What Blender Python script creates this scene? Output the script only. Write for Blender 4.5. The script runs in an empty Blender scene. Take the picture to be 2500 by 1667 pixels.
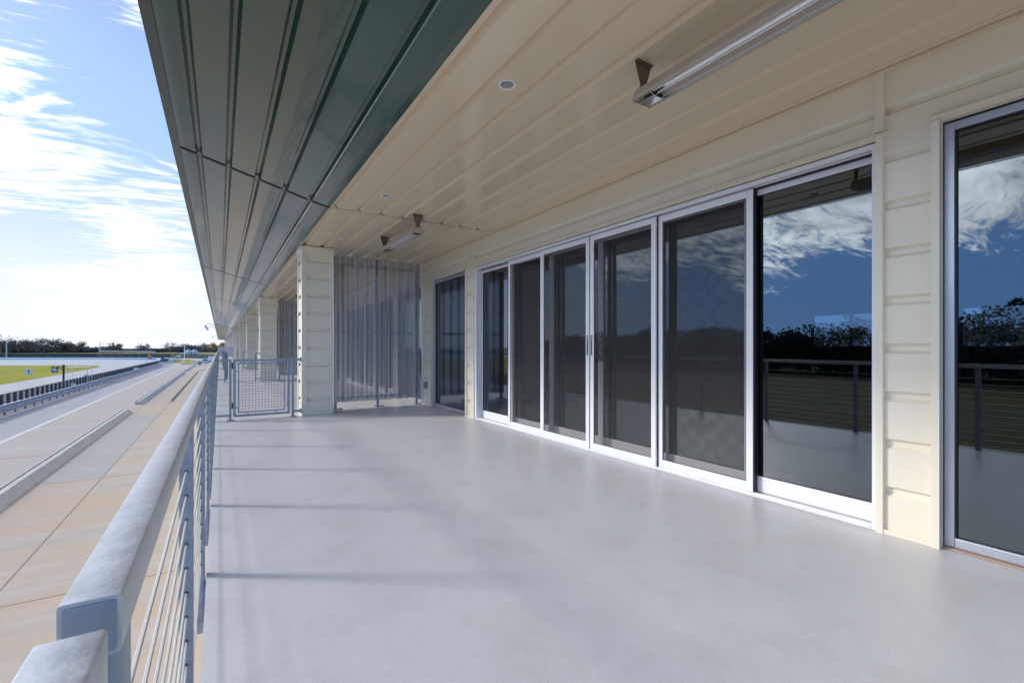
import bpy, math, random
from mathutils import Vector, Matrix
R = math.radians
sc = bpy.context.scene
C = sc.collection
random.seed(7)
G = -4.25           # ground level below the terrace
BAY = 10.75
# ------------------------------------------------------------------ helpers
def tag(o, label=None, cat=None, group=None, kind=None):
    if label: o['label'] = label
    if cat: o['category'] = cat
    if group: o['group'] = group
    if kind: o['kind'] = kind
    return o

def empty(name, loc=(0, 0, 0), label=None, cat=None, group=None):
    o = bpy.data.objects.new(name, None)
    o.empty_display_size = .2
    C.objects.link(o)
    o.location = loc
    return tag(o, label, cat, group)

def org(p):
    v = Vector((0, 0, 0))
    while p is not None:
        v += Vector(p.location)
        p = p.parent
    return v

class MB:
    def __init__(s):
        s.v = []; s.f = []; s.m = []; s.sm = False
    def face(s, pts, mi=0):
        n = len(s.v)
        s.v += [tuple(p) for p in pts]
        s.f.append(tuple(range(n, n + len(pts)))); s.m.append(mi)
    def box(s, x0, x1, y0, y1, z0, z1, mi=0):
        n = len(s.v)
        s.v += [(x0,y0,z0),(x1,y0,z0),(x1,y1,z0),(x0,y1,z0),(x0,y0,z1),(x1,y0,z1),(x1,y1,z1),(x0,y1,z1)]
        for q in ((0,3,2,1),(4,5,6,7),(0,1,5,4),(1,2,6,5),(2,3,7,6),(3,0,4,7)):
            s.f.append(tuple(n + i for i in q)); s.m.append(mi)
    def prism(s, prof, fn, a, b, mi=0, closed=True, caps=True):
        """profile of 2-D points, fn(p, t) -> 3-D; extruded from t=a to t=b"""
        n = len(s.v); k = len(prof)
        s.v += [fn(p, a) for p in prof] + [fn(p, b) for p in prof]
        for i in range(k if closed else k - 1):
            j = (i + 1) % k
            s.f.append((n + i, n + j, n + k + j, n + k + i)); s.m.append(mi)
        if closed and caps:
            s.f.append(tuple(n + i for i in range(k - 1, -1, -1))); s.m.append(mi)
            s.f.append(tuple(n + k + i for i in range(k))); s.m.append(mi)
    def tube(s, pts, r, n=8, mi=0, caps=True):
        pts = [Vector(p) for p in pts]
        rs = r if isinstance(r, (list, tuple)) else [r] * len(pts)
        base = len(s.v)
        for i, p in enumerate(pts):
            d = (pts[min(i + 1, len(pts) - 1)] - pts[max(i - 1, 0)])
            if d.length < 1e-9: d = Vector((0, 0, 1))
            d.normalize()
            up = Vector((0, 0, 1)) if abs(d.z) < .9 else Vector((1, 0, 0))
            a = d.cross(up).normalized(); b = d.cross(a)
            for k in range(n):
                t = 2 * math.pi * k / n
                s.v.append(tuple(p + (a * math.cos(t) + b * math.sin(t)) * rs[i]))
        for i in range(len(pts) - 1):
            for k in range(n):
                j = (k + 1) % n
                s.f.append((base+i*n+k, base+i*n+j, base+(i+1)*n+j, base+(i+1)*n+k)); s.m.append(mi)
        if caps:
            s.f.append(tuple(base + k for k in range(n))); s.m.append(mi)
            e = base + (len(pts) - 1) * n
            s.f.append(tuple(e + k for k in range(n - 1, -1, -1))); s.m.append(mi)
    def lathe(s, prof, c, n=24, mi=0):
        base = len(s.v)
        for (r, z) in prof:
            for k in range(n):
                t = 2 * math.pi * k / n
                s.v.append((c[0] + r * math.cos(t), c[1] + r * math.sin(t), c[2] + z))
        for i in range(len(prof) - 1):
            for k in range(n):
                j = (k + 1) % n
                s.f.append((base+i*n+k, base+i*n+j, base+(i+1)*n+j, base+(i+1)*n+k)); s.m.append(mi)
    def build(s, name, mats, parent=None, smooth=False, bevel=0, seg=2):
        me = bpy.data.meshes.new(name)
        o0 = org(parent)
        me.from_pydata([(x - o0.x, y - o0.y, z - o0.z) for x, y, z in s.v], [], s.f)
        if not isinstance(mats, (list, tuple)): mats = [mats]
        for m in mats: me.materials.append(m)
        if len(mats) > 1:
            me.polygons.foreach_set('material_index', s.m)
        me.validate(); me.update()
        if smooth:
            me.polygons.foreach_set('use_smooth', [True] * len(me.polygons))
            try: me.set_sharp_from_angle(angle=R(38))
            except Exception: pass
        o = bpy.data.objects.new(name, me); C.objects.link(o)
        if parent: o.parent = parent
        if bevel:
            b = o.modifiers.new('bevel', 'BEVEL'); b.width = bevel; b.segments = seg; b.limit_method = 'ANGLE'
            b.harden_normals = False
        return o

def copy_tree(o, parent=None):
    c = o.copy(); C.objects.link(c)
    if parent is not None: c.parent = parent
    for ch in [x for x in o.children]: copy_tree(ch, c)
    return c

# ------------------------------------------------------------------ materials
def nodes(name):
    m = bpy.data.materials.new(name); m.use_nodes = True
    nt = m.node_tree; nt.nodes.clear()
    out = nt.nodes.new('ShaderNodeOutputMaterial')
    return m, nt, out
def N(nt, t, **kw):
    n = nt.nodes.new(t)
    for k, v in kw.items():
        if k in n.inputs: n.inputs[k].default_value = v
        else: setattr(n, k, v)
    return n
def L(nt, a, b): nt.links.new(a, b)
def ramp(nt, fac, stops):
    r = nt.nodes.new('ShaderNodeValToRGB')
    e = r.color_ramp.elements
    while len(e) < len(stops): e.new(.5)
    for i, (p, c) in enumerate(stops):
        e[i].position = p; e[i].color = (*c, 1) if len(c) == 3 else c
    L(nt, fac, r.inputs[0]); return r
def mixc(nt, fac, a, b, mode='MIX'):
    m = nt.nodes.new('ShaderNodeMix'); m.data_type = 'RGBA'; m.blend_type = mode
    for s_, v in ((0, fac), (6, a), (7, b)):
        if hasattr(v, 'is_linked'): L(nt, v, m.inputs[s_])
        else: m.inputs[s_].default_value = v if s_ == 0 else (*v, 1)
    return m.outputs[2]

def mat(name, col, rough=.5, metal=0., var=.08, scale=3., stretch=(1,1,1), bump=0., bscale=200., coat=0., spec=.5, rvar=0., speck=0., wav=0., wscale=1.5):
    """painted / solid surface: base colour with soft mottling, optional bump"""
    m, nt, out = nodes(name)
    b = N(nt, 'ShaderNodeBsdfPrincipled'); L(nt, b.outputs[0], out.inputs[0])
    tc = N(nt, 'ShaderNodeTexCoord'); mp = N(nt, 'ShaderNodeMapping'); mp.inputs['Scale'].default_value = stretch
    L(nt, tc.outputs['Object'], mp.inputs[0])
    n1 = N(nt, 'ShaderNodeTexNoise', Scale=scale, Detail=6., Roughness=.6); L(nt, mp.outputs[0], n1.inputs['Vector'])
    lo = tuple(max(0, c * (1 - var)) for c in col); hi = tuple(min(1, c * (1 + var)) for c in col)
    r = ramp(nt, n1.outputs[0], [(.3, lo), (.7, hi)])
    c = r.outputs[0]
    if speck:
        n3 = N(nt, 'ShaderNodeTexNoise', Scale=90., Detail=2.); L(nt, tc.outputs['Object'], n3.inputs['Vector'])
        r3 = ramp(nt, n3.outputs[0], [(.28, (1-speck,)*3), (.36, (1,)*3)])
        c = mixc(nt, 1., c, r3.outputs[0], 'MULTIPLY')
    L(nt, c, b.inputs['Base Color'])
    b.inputs['Roughness'].default_value = rough; b.inputs['Metallic'].default_value = metal
    b.inputs['Specular IOR Level'].default_value = spec
    b.inputs['Coat Weight'].default_value = coat; b.inputs['Coat Roughness'].default_value = .06
    if rvar:
        r2 = ramp(nt, n1.outputs[0], [(.3, (max(.02, rough - rvar),)*3), (.7, (rough + rvar,)*3)])
        L(nt, r2.outputs[0], b.inputs['Roughness'])
    if bump or wav:
        n2 = N(nt, 'ShaderNodeTexNoise', Scale=bscale if bump else wscale, Detail=3.); L(nt, tc.outputs['Object'], n2.inputs['Vector'])
        bp = N(nt, 'ShaderNodeBump', Strength=bump if bump else wav, Distance=.002 if bump else .02)
        L(nt, n2.outputs[0], bp.inputs['Height']); L(nt, bp.outputs[0], b.inputs['Normal'])
    return m

M = {}
M['cream'] = mat('cream_paint', (.84, .775, .64), .36, var=.025, scale=1.2, wav=.12, wscale=1.1, speck=.04)
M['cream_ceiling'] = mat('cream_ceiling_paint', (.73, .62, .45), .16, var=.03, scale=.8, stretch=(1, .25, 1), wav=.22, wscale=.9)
M['cream_trim'] = mat('cream_trim_paint', (.84, .775, .645), .38, var=.02)
M['green'] = mat('green_paint', (.018, .062, .040), .13, var=.12, scale=.8, coat=.45, spec=.5, wav=.25, wscale=.8)
M['green_dark'] = mat('dark_green_trim', (.045, .06, .055), .35, var=.1)
M['green_back'] = mat('joint_shadow_gap', (.01, .015, .013), .8)
M['white_metal'] = mat('white_aluminium', (.86, .86, .88), .32, var=.03)
M['alu'] = mat('satin_aluminium', (.50, .53, .60), .33, var=.06, metal=.55)
M['black'] = mat('black_gasket', (.012, .012, .014), .5)
M['galv'] = mat('galvanised_steel', (.31, .36, .43), .42, metal=.4, var=.24, scale=14., rvar=.1, bump=.25, bscale=60.)
M['galv_light'] = mat('galvanised_rail_top', (.54, .56, .60), .40, metal=.25, var=.2, scale=22., rvar=.08, bump=.35, bscale=90.)
M['steel'] = mat('stainless_cable', (.80, .78, .72), .35, metal=.4, var=.1)
M['mirror'] = mat('polished_reflector', (.92, .94, .97), .25, metal=.9, var=.06, wav=.15, wscale=8)
M['bronze'] = mat('bronze_bracket', (.16, .125, .095), .5, var=.1)
M['heater_body'] = mat('heater_taupe', (.52, .44, .36), .4, var=.05)
M['lampgrey'] = mat('lamp_cone', (.55, .57, .6), .3, metal=.1)
M['white'] = mat('white_paint', (.8, .8, .79), .45, var=.04)
M['dark'] = mat('dark_handle', (.22, .22, .225), .25, metal=.6)
M['plasticgrey'] = mat('grey_plastic', (.22, .25, .3), .45)
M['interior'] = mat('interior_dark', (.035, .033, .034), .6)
M['interior_w'] = mat('interior_frame', (.4, .4, .4), .5)
M['rust'] = mat('rust_stained_sill', (.50, .33, .24), .7)

def floor_mat():
    m, nt, out = nodes('floor_coating')
    b = N(nt, 'ShaderNodeBsdfPrincipled'); L(nt, b.outputs[0], out.inputs[0])
    tc = N(nt, 'ShaderNodeTexCoord')
    n1 = N(nt, 'ShaderNodeTexNoise', Scale=.55, Detail=5.); L(nt, tc.outputs['Object'], n1.inputs['Vector'])
    n2 = N(nt, 'ShaderNodeTexNoise', Scale=6., Detail=8., Roughness=.7); L(nt, tc.outputs['Object'], n2.inputs['Vector'])
    n3 = N(nt, 'ShaderNodeTexNoise', Scale=120., Detail=3.); L(nt, tc.outputs['Object'], n3.inputs['Vector'])
    n4 = N(nt, 'ShaderNodeTexNoise', Scale=38., Detail=3., Roughness=.7); L(nt, tc.outputs['Object'], n4.inputs['Vector'])
    c = ramp(nt, n1.outputs[0], [(.3, (.655, .665, .71)), (.7, (.71, .72, .765))]).outputs[0]
    c = mixc(nt, 1., c, ramp(nt, n2.outputs[0], [(.3, (.965,)*3), (.65, (1.,)*3)]).outputs[0], 'MULTIPLY')
    c = mixc(nt, 1., c, ramp(nt, n3.outputs[0], [(.30, (.84,)*3), (.46, (1.,)*3)]).outputs[0], 'MULTIPLY')
    c = mixc(nt, 1., c, ramp(nt, n4.outputs[0], [(.24, (.50, .47, .45)), (.30, (1.,)*3)]).outputs[0], 'MULTIPLY')
    mp = N(nt, 'ShaderNodeMapping'); mp.inputs['Rotation'].default_value = (0, 0, R(25)); mp.inputs['Scale'].default_value = (1, .12, 1); L(nt, tc.outputs['Object'], mp.inputs[0])
    n5 = N(nt, 'ShaderNodeTexNoise', Scale=14., Detail=5., Roughness=.7); L(nt, mp.outputs[0], n5.inputs['Vector'])
    c = mixc(nt, 1., c, ramp(nt, n5.outputs[0], [(.20, (.80, .78, .77)), (.34, (1.,)*3)]).outputs[0], 'MULTIPLY')
    n6 = N(nt, 'ShaderNodeTexNoise', Scale=2.1, Detail=9., Roughness=.75); L(nt, tc.outputs['Object'], n6.inputs['Vector'])
    c = mixc(nt, 1., c, ramp(nt, n6.outputs[0], [(.34, (.915, .905, .895)), (.52, (1.,)*3)]).outputs[0], 'MULTIPLY')
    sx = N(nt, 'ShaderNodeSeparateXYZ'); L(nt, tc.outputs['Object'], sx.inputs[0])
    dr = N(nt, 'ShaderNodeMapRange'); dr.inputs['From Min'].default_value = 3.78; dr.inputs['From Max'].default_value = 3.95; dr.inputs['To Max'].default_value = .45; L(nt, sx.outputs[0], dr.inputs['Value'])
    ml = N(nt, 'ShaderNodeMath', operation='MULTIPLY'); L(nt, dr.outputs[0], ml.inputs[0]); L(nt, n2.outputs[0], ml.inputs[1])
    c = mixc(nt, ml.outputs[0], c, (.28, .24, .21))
    n7 = N(nt, 'ShaderNodeTexVoronoi', Scale=9.); L(nt, tc.outputs['Object'], n7.inputs['Vector'])
    c = mixc(nt, 1., c, ramp(nt, n7.outputs['Distance'], [(.03, (.45, .42, .40)), (.055, (1.,)*3)]).outputs[0], 'MULTIPLY') if False else c
    L(nt, c, b.inputs['Base Color'])
    L(nt, ramp(nt, n6.outputs[0], [(.3, (.27,)*3), (.7, (.43,)*3)]).outputs[0], b.inputs['Roughness'])
    b.inputs['Specular IOR Level'].default_value = .6
    bp = N(nt, 'ShaderNodeBump', Strength=.35, Distance=.0015); L(nt, n3.outputs[0], bp.inputs['Height'])
    bp2 = N(nt, 'ShaderNodeBump', Strength=.12, Distance=.01); L(nt, n2.outputs[0], bp2.inputs['Height'])
    L(nt, bp.outputs[0], bp2.inputs['Normal']); L(nt, bp2.outputs[0], b.inputs['Normal'])
    return m
M['floor'] = floor_mat()

def glass_mat():
    m, nt, out = nodes('tinted_glass')
    tr = N(nt, 'ShaderNodeBsdfTransparent'); tr.inputs[0].default_value = (.36, .38, .40, 1)
    gl = N(nt, 'ShaderNodeBsdfGlossy', Roughness=.004); gl.inputs[0].default_value = (.82, .92, 1., 1)
    fr = N(nt, 'ShaderNodeFresnel', IOR=1.5)
    ad = N(nt, 'ShaderNodeMath', operation='MULTIPLY_ADD'); ad.inputs[1].default_value = .8; ad.inputs[2].default_value = .10
    L(nt, fr.outputs[0], ad.inputs[0])
    tc = N(nt, 'ShaderNodeTexCoord'); n = N(nt, 'ShaderNodeTexNoise', Scale=.9, Detail=1.)
    L(nt, tc.outputs['Object'], n.inputs['Vector'])
    bp = N(nt, 'ShaderNodeBump', Strength=.05, Distance=.01); L(nt, n.outputs[0], bp.inputs['Height'])
    L(nt, bp.outputs[0], gl.inputs['Normal'])
    mx = N(nt, 'ShaderNodeMixShader'); L(nt, ad.outputs[0], mx.inputs[0]); L(nt, tr.outputs[0], mx.inputs[1]); L(nt, gl.outputs[0], mx.inputs[2])
    L(nt, mx.outputs[0], out.inputs[0]); return m
M['glass'] = glass_mat()

def perf_mat(name, col, open_, pitch, hole, axes, metal=.3, rough=.4, soft=.15, base=.0):
    """sheet with a regular grid of round or square openings; openings are truly clear"""
    m, nt, out = nodes(name)
    tc = N(nt, 'ShaderNodeTexCoord'); sp = N(nt, 'ShaderNodeSeparateXYZ'); L(nt, tc.outputs['Object'], sp.inputs[0])
    prod = None
    for ax in axes:
        a = N(nt, 'ShaderNodeMath', operation='MULTIPLY'); a.inputs[1].default_value = 2 * math.pi / pitch
        L(nt, sp.outputs[ax], a.inputs[0])
        s_ = N(nt, 'ShaderNodeMath', operation='SINE'); L(nt, a.outputs[0], s_.inputs[0])
        if prod is None: prod = s_
        else:
            q = N(nt, 'ShaderNodeMath', operation='MULTIPLY'); L(nt, prod.outputs[0], q.inputs[0]); L(nt, s_.outputs[0], q.inputs[1]); prod = q
    r = N(nt, 'ShaderNodeMapRange'); r.inputs['From Min'].default_value = hole - soft; r.inputs['From Max'].default_value = hole + soft
    r.inputs['To Min'].default_value = base; r.inputs['To Max'].default_value = open_
    L(nt, prod.outputs[0], r.inputs['Value'])
    b = N(nt, 'ShaderNodeBsdfPrincipled', Metallic=metal, Roughness=rough); b.inputs['Base Color'].default_value = (*col, 1)
    t = N(nt, 'ShaderNodeBsdfTransparent')
    mx = N(nt, 'ShaderNodeMixShader'); L(nt, r.outputs[0], mx.inputs[0]); L(nt, b.outputs[0], mx.inputs[1]); L(nt, t.outputs[0], mx.inputs[2])
    L(nt, mx.outputs[0], out.inputs[0]); return m
M['perf'] = perf_mat('perforated_sheet', (.52, .53, .57), 1., .016, .58, ('X', 'Z'), metal=.45, rough=.26)
M['insect'] = perf_mat('insect_mesh', (.05, .047, .047), .86, .0115, .0, ('Y', 'Z'), metal=0., rough=.6, soft=.45, base=.26)

def concrete_mat(name, c1, c2, stain=None, rough=.8, ysc=.25, xsc=.12, joint=None):
    m, nt, out = nodes(name)
    b = N(nt, 'ShaderNodeBsdfPrincipled', Roughness=rough); L(nt, b.outputs[0], out.inputs[0])
    tc = N(nt, 'ShaderNodeTexCoord'); mp = N(nt, 'ShaderNodeMapping'); mp.inputs['Scale'].default_value = (xsc, ysc, 1)
    L(nt, tc.outputs['Object'], mp.inputs[0])
    n1 = N(nt, 'ShaderNodeTexNoise', Scale=1.6, Detail=8., Roughness=.65); L(nt, mp.outputs[0], n1.inputs['Vector'])
    c = ramp(nt, n1.outputs[0], [(.32, c1), (.68, c2)]).outputs[0]
    if stain:
        n2 = N(nt, 'ShaderNodeTexNoise', Scale=.7, Detail=4.); L(nt, mp.outputs[0], n2.inputs['Vector'])
        f = ramp(nt, n2.outputs[0], [(.38, (0,)*3), (.62, (1,)*3)]).outputs[0]
        c = mixc(nt, f, c, stain)
    n3 = N(nt, 'ShaderNodeTexNoise', Scale=30., Detail=3.); L(nt, tc.outputs['Object'], n3.inputs['Vector'])
    c = mixc(nt, 1., c, ramp(nt, n3.outputs[0], [(.3, (.93,)*3), (.6, (1.,)*3)]).outputs[0], 'MULTIPLY')
    L(nt, c, b.inputs['Base Color'])
    return m
M['apron'] = concrete_mat('apron_concrete', (.43, .385, .335), (.54, .485, .44), (.52, .41, .31), ysc=1.2, xsc=.22)
M['apron_grey'] = concrete_mat('apron_grey_patch', (.38, .37, .35), (.46, .45, .43), ysc=2.2, xsc=.3)
M['lane1'] = concrete_mat('lane_concrete_pink', (.45, .42, .39), (.53, .49, .46), (.50, .42, .37), ysc=.5, xsc=.15)
M['lane2'] = concrete_mat('lane_asphalt_pale', (.38, .38, .395), (.46, .46, .475), ysc=.06, xsc=.5)
M['track'] = concrete_mat('track_pale', (.47, .465, .46), (.55, .545, .54), ysc=.06, xsc=.3)
M['kerbc'] = concrete_mat('kerb_concrete', (.48, .47, .45), (.66, .65, .63), ysc=3, xsc=3)
M['line'] = mat('white_line', (.72, .72, .72), .7, var=.08, scale=2)
M['seam'] = mat('slab_joint', (.33, .29, .25), .9)
M['drain'] = mat('drain_grate', (.06, .05, .045), .7, var=.3, scale=10)
M['blue1'] = mat('blue_runoff_light', (.13, .34, .64), .7, var=.12, scale=.05)
M['blue2'] = mat('blue_runoff_dark', (.03, .15, .36), .7, var=.12, scale=.05)
M['gravel'] = mat('gravel', (.20, .195, .19), .95, var=.45, scale=12.)
def grass_mat(name, a, b_, c_):
    m, nt, out = nodes(name)
    b = N(nt, 'ShaderNodeBsdfPrincipled', Roughness=.9); L(nt, b.outputs[0], out.inputs[0])
    tc = N(nt, 'ShaderNodeTexCoord')
    n1 = N(nt, 'ShaderNodeTexNoise', Scale=.02, Detail=8., Roughness=.7); L(nt, tc.outputs['Object'], n1.inputs['Vector'])
    n2 = N(nt, 'ShaderNodeTexNoise', Scale=3., Detail=5.); L(nt, tc.outputs['Object'], n2.inputs['Vector'])
    c = ramp(nt, n1.outputs[0], [(.35, a), (.5, b_), (.65, c_)]).outputs[0]
    c = mixc(nt, 1., c, ramp(nt, n2.outputs[0], [(.3, (.75,)*3), (.65, (1.,)*3)]).outputs[0], 'MULTIPLY')
    L(nt, c, b.inputs['Base Color']); b.inputs['Specular IOR Level'].default_value = .1
    return m
M['field'] = grass_mat('field_grass', (.24, .27, .10), (.30, .31, .13), (.40, .34, .20))
M['mirror_dark'] = grass_mat('mirror_darkened_grass', (.07, .075, .022), (.095, .095, .03), (.12, .105, .045))  # infield grass with darkened colour, so its reflection in the glass reads dark
M['infield'] = grass_mat('infield_grass', (.30, .31, .03), (.36, .345, .04), (.44, .36, .07))
M['windscreen_cloth'] = mat('fence_windscreen', (.035, .055, .06), .8, var=.2, scale=.3)
M['slat'] = mat('barrier_slate', (.07, .075, .105), .5, var=.2, scale=4)
M['wbeam'] = mat('guardrail_zinc', (.56, .60, .70), .42, metal=.4, var=.15, scale=3)
M['pole_dark'] = mat('black_pole', (.02, .02, .022), .5)
M['pole_grey'] = mat('grey_pole', (.5, .52, .52), .6)
M['bark'] = mat('bark', (.17, .15, .14), .9, var=.3, scale=2)
M['truck_blue'] = mat('truck_blue', (.02, .09, .30), .3, coat=.5)
M['tyre'] = mat('tyre_rubber', (.02, .02, .02), .8)
M['dglass'] = mat('vehicle_glass', (.02, .025, .03), .08)
M['signblack'] = mat('sign_black', (.025, .03, .04), .5)
M['logo'] = mat('sign_pale_blue', (.62, .72, .95), .5)
M['orange'] = mat('orange_plastic', (.8, .16, .03), .5)
M['bin'] = mat('grain_bin_steel', (.42, .48, .60), .4, metal=.4)
M['haybale'] = mat('pipe_white', (.7, .7, .68), .6)
def leafm(name, c, v=.4):
    m, nt, out = nodes(name)
    b = N(nt, 'ShaderNodeBsdfPrincipled', Roughness=.8); L(nt, b.outputs[0], out.inputs[0])
    g = N(nt, 'ShaderNodeNewGeometry')
    r = ramp(nt, g.outputs['Random Per Island'], [(0, tuple(x * (1 - v) for x in c)), (1, tuple(x * (1 + v) for x in c))])
    L(nt, r.outputs[0], b.inputs['Base Color']); b.inputs['Specular IOR Level'].default_value = .2
    return m
M['leaf_green'] = leafm('leaf_dark_green', (.105, .115, .095))  # this, brown and rust are lightened towards grey in place of distance haze
M['leaf_dark'] = leafm('leaf_shade_green', (.030, .042, .022))
M['leaf_olive'] = leafm('leaf_olive', (.11, .112, .075))
M['leaf_brown'] = leafm('twig_grey_brown', (.20, .175, .17))
M['leaf_rust'] = leafm('leaf_rust', (.24, .155, .105))
M['leaf_orange'] = leafm('leaf_orange', (.42, .20, .05))

# ------------------------------------------------------------------ camera (straight verticals, 16 mm-class lens)
cam = bpy.data.cameras.new('camera'); co = bpy.data.objects.new('camera', cam); C.objects.link(co)
cam.sensor_width = 36; cam.lens = 36 * 1130 / 2500
cam.shift_y = 14.5 / 2500
co.location = (0, 0, 1.3); co.rotation_euler = (R(90), 0, R(-32.26))
cam.clip_start = .02; cam.clip_end = 6000
sc.camera = co

# ------------------------------------------------------------------ light
SUN_DIR = Vector((-.830, .558, 0)).normalized() * math.cos(R(29)); SUN_DIR.z = math.sin(R(29))
sl = bpy.data.lights.new('sun', 'SUN'); so = bpy.data.objects.new('sun', sl); C.objects.link(so)
sl.energy = 1.4; sl.angle = R(7.5); sl.color = (1, .93, .84)
so.rotation_euler = (-SUN_DIR).to_track_quat('-Z', 'Y').to_euler()
w = bpy.data.worlds.new('World'); sc.world = w; w.use_nodes = True
nt = w.node_tree; nt.nodes.clear()
wo = nt.nodes.new('ShaderNodeOutputWorld'); bg = N(nt, 'ShaderNodeBackground', Strength=.115); L(nt, bg.outputs[0], wo.inputs[0])
sky = N(nt, 'ShaderNodeTexSky'); sky.sky_type = 'NISHITA'; sky.sun_disc = False
sky.sun_elevation = R(29); sky.sun_rotation = math.atan2(SUN_DIR.x, SUN_DIR.y)
sky.air_density = 1.0; sky.dust_density = .6; sky.ozone_density = 2.0; sky.altitude = 50
SKYGAIN = 1.1
tc = N(nt, 'ShaderNodeTexCoord')
sp = N(nt, 'ShaderNodeSeparateXYZ'); L(nt, tc.outputs['Generated'], sp.inputs[0])
def MT(op, a, b=None, c=None, clamp=False):
    n = nt.nodes.new('ShaderNodeMath'); n.operation = op; n.use_clamp = clamp
    for i, v in enumerate((a, b, c)):
        if v is None: continue
        if hasattr(v, 'is_linked'): L(nt, v, n.inputs[i])
        else: n.inputs[i].default_value = v
    return n.outputs[0]
zc = MT('MAXIMUM', sp.outputs['Z'], 0.0)
den = MT('ADD', zc, .10)
px = MT('DIVIDE', sp.outputs['X'], den); py = MT('DIVIDE', sp.outputs['Y'], den)
cv = N(nt, 'ShaderNodeCombineXYZ'); L(nt, px, cv.inputs[0]); L(nt, py, cv.inputs[1])
# cloud streets: stretch the projected deck along one compass direction
mp = N(nt, 'ShaderNodeMapping'); mp.inputs['Rotation'].default_value = (0, 0, R(-58)); mp.inputs['Scale'].default_value = (.42, 1.0, 1)
L(nt, cv.outputs[0], mp.inputs[0])
warp = N(nt, 'ShaderNodeTexNoise', Scale=1.3, Detail=3.); L(nt, mp.outputs[0], warp.inputs['Vector'])
wv = N(nt, 'ShaderNodeVectorMath', operation='SCALE'); L(nt, warp.outputs['Color'], wv.inputs[0]); wv.inputs['Scale'].default_value = .7
av = N(nt, 'ShaderNodeVectorMath', operation='ADD'); L(nt, mp.outputs[0], av.inputs[0]); L(nt, wv.outputs[0], av.inputs[1])
big = N(nt, 'ShaderNodeTexNoise', Scale=.75, Detail=3., Roughness=.5); L(nt, av.outputs[0], big.inputs['Vector'])
fine = N(nt, 'ShaderNodeTexNoise', Scale=4.2, Detail=9., Roughness=.62); L(nt, av.outputs[0], fine.inputs['Vector'])
mp2 = N(nt, 'ShaderNodeMapping'); mp2.inputs['Scale'].default_value = (1.8, 1, 1); L(nt, av.outputs[0], mp2.inputs[0])
puff = N(nt, 'ShaderNodeTexNoise', Scale=13., Detail=6., Roughness=.6); L(nt, mp2.outputs[0], puff.inputs['Vector'])
def bank(az, el, wide, power):
    """a cloud bank standing in one compass direction"""
    d = Vector((math.sin(R(az)) * math.cos(R(el)), math.cos(R(az)) * math.cos(R(el)), math.sin(R(el))))
    dp = N(nt, 'ShaderNodeVectorMath', operation='DOT_PRODUCT'); L(nt, tc.outputs['Generated'], dp.inputs[0]); dp.inputs[1].default_value = d
    r = N(nt, 'ShaderNodeMapRange'); r.interpolation_type = 'SMOOTHSTEP'
    r.inputs['From Min'].default_value = math.cos(R(wide)); r.inputs['From Max'].default_value = 1
    r.inputs['To Max'].default_value = power; L(nt, dp.outputs['Value'], r.inputs['Value'])
    return r.outputs[0]
s = MT('MULTIPLY', big.outputs[0], .9)
s = MT('MULTIPLY_ADD', fine.outputs[0], .55, s)
s = MT('MULTIPLY_ADD', puff.outputs[0], .95, MT('SUBTRACT', s, .355))
for a_ in ((-17, 17.5, 9, .30), (-6, 15, 7, .10), (-11, 26, 9, -.07), (-12, 10, 4.5, -.16), (-3, 6.8, 4, .22), (-3, 22, 7, -.10),
           (-63, 20, 16, .33), (-79, 22, 17, .33), (-47, 16, 12, .28), (60, 8, 40, -.5), (-9, 5.5, 8, .30), (-16, 27, 5, .10), (-6, 30, 5, .09), (-66, .5, 10, -.30), (-80, 1, 11, -.30), (-52, .5, 10, -.30), (-64, 42, 26, .2)):
    s = MT('ADD', s, bank(*a_))
cf = N(nt, 'ShaderNodeMapRange'); cf.interpolation_type = 'SMOOTHSTEP'
cf.inputs['From Min'].default_value = .87; cf.inputs['From Max'].default_value = 1.20; L(nt, s, cf.inputs['Value'])
# low milky layer towards the horizon
hz = N(nt, 'ShaderNodeMapRange'); hz.interpolation_type = 'SMOOTHSTEP'; hz.inputs['From Min'].default_value = .34; hz.inputs['From Max'].default_value = .03
hz.inputs['To Max'].default_value = .92; L(nt, zc, hz.inputs['Value'])
dirw = N(nt, 'ShaderNodeVectorMath', operation='DOT_PRODUCT'); L(nt, tc.outputs['Generated'], dirw.inputs[0]); dirw.inputs[1].default_value = (-.1, .99, 0)
dw = N(nt, 'ShaderNodeMapRange'); dw.inputs['From Min'].default_value = .66; dw.inputs['From Max'].default_value = .95; L(nt, dirw.outputs['Value'], dw.inputs['Value'])
hz2 = MT('MULTIPLY', hz.outputs[0], dw.outputs[0])
shade = N(nt, 'ShaderNodeMapRange'); shade.inputs['From Min'].default_value = .3; shade.inputs['From Max'].default_value = .7
shade.inputs['To Min'].default_value = 8.5; shade.inputs['To Max'].default_value = 27; L(nt, fine.outputs[0], shade.inputs['Value'])
shade_n = MT('MULTIPLY_ADD', fine.outputs[0], 4.5, 4.6)
shm = N(nt, 'ShaderNodeMix'); shm.data_type = 'FLOAT'; L(nt, dw.outputs[0], shm.inputs[0]); L(nt, shade.outputs[0], shm.inputs[2]); L(nt, shade_n, shm.inputs[3])
SH = shm.outputs[0]
ccol = N(nt, 'ShaderNodeCombineColor')
L(nt, MT('MULTIPLY', SH, .985), ccol.inputs[0]); L(nt, SH, ccol.inputs[1]); L(nt, MT('MULTIPLY', SH, 1.03), ccol.inputs[2])
sk = mixc(nt, 1., sky.outputs[0], (SKYGAIN * 1.1, SKYGAIN, SKYGAIN * .98), 'MULTIPLY')
lowb = N(nt, 'ShaderNodeMapRange'); lowb.inputs['From Min'].default_value = .52; lowb.inputs['From Max'].default_value = .26; lowb.inputs['To Max'].default_value = .96
L(nt, zc, lowb.inputs['Value'])
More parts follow.
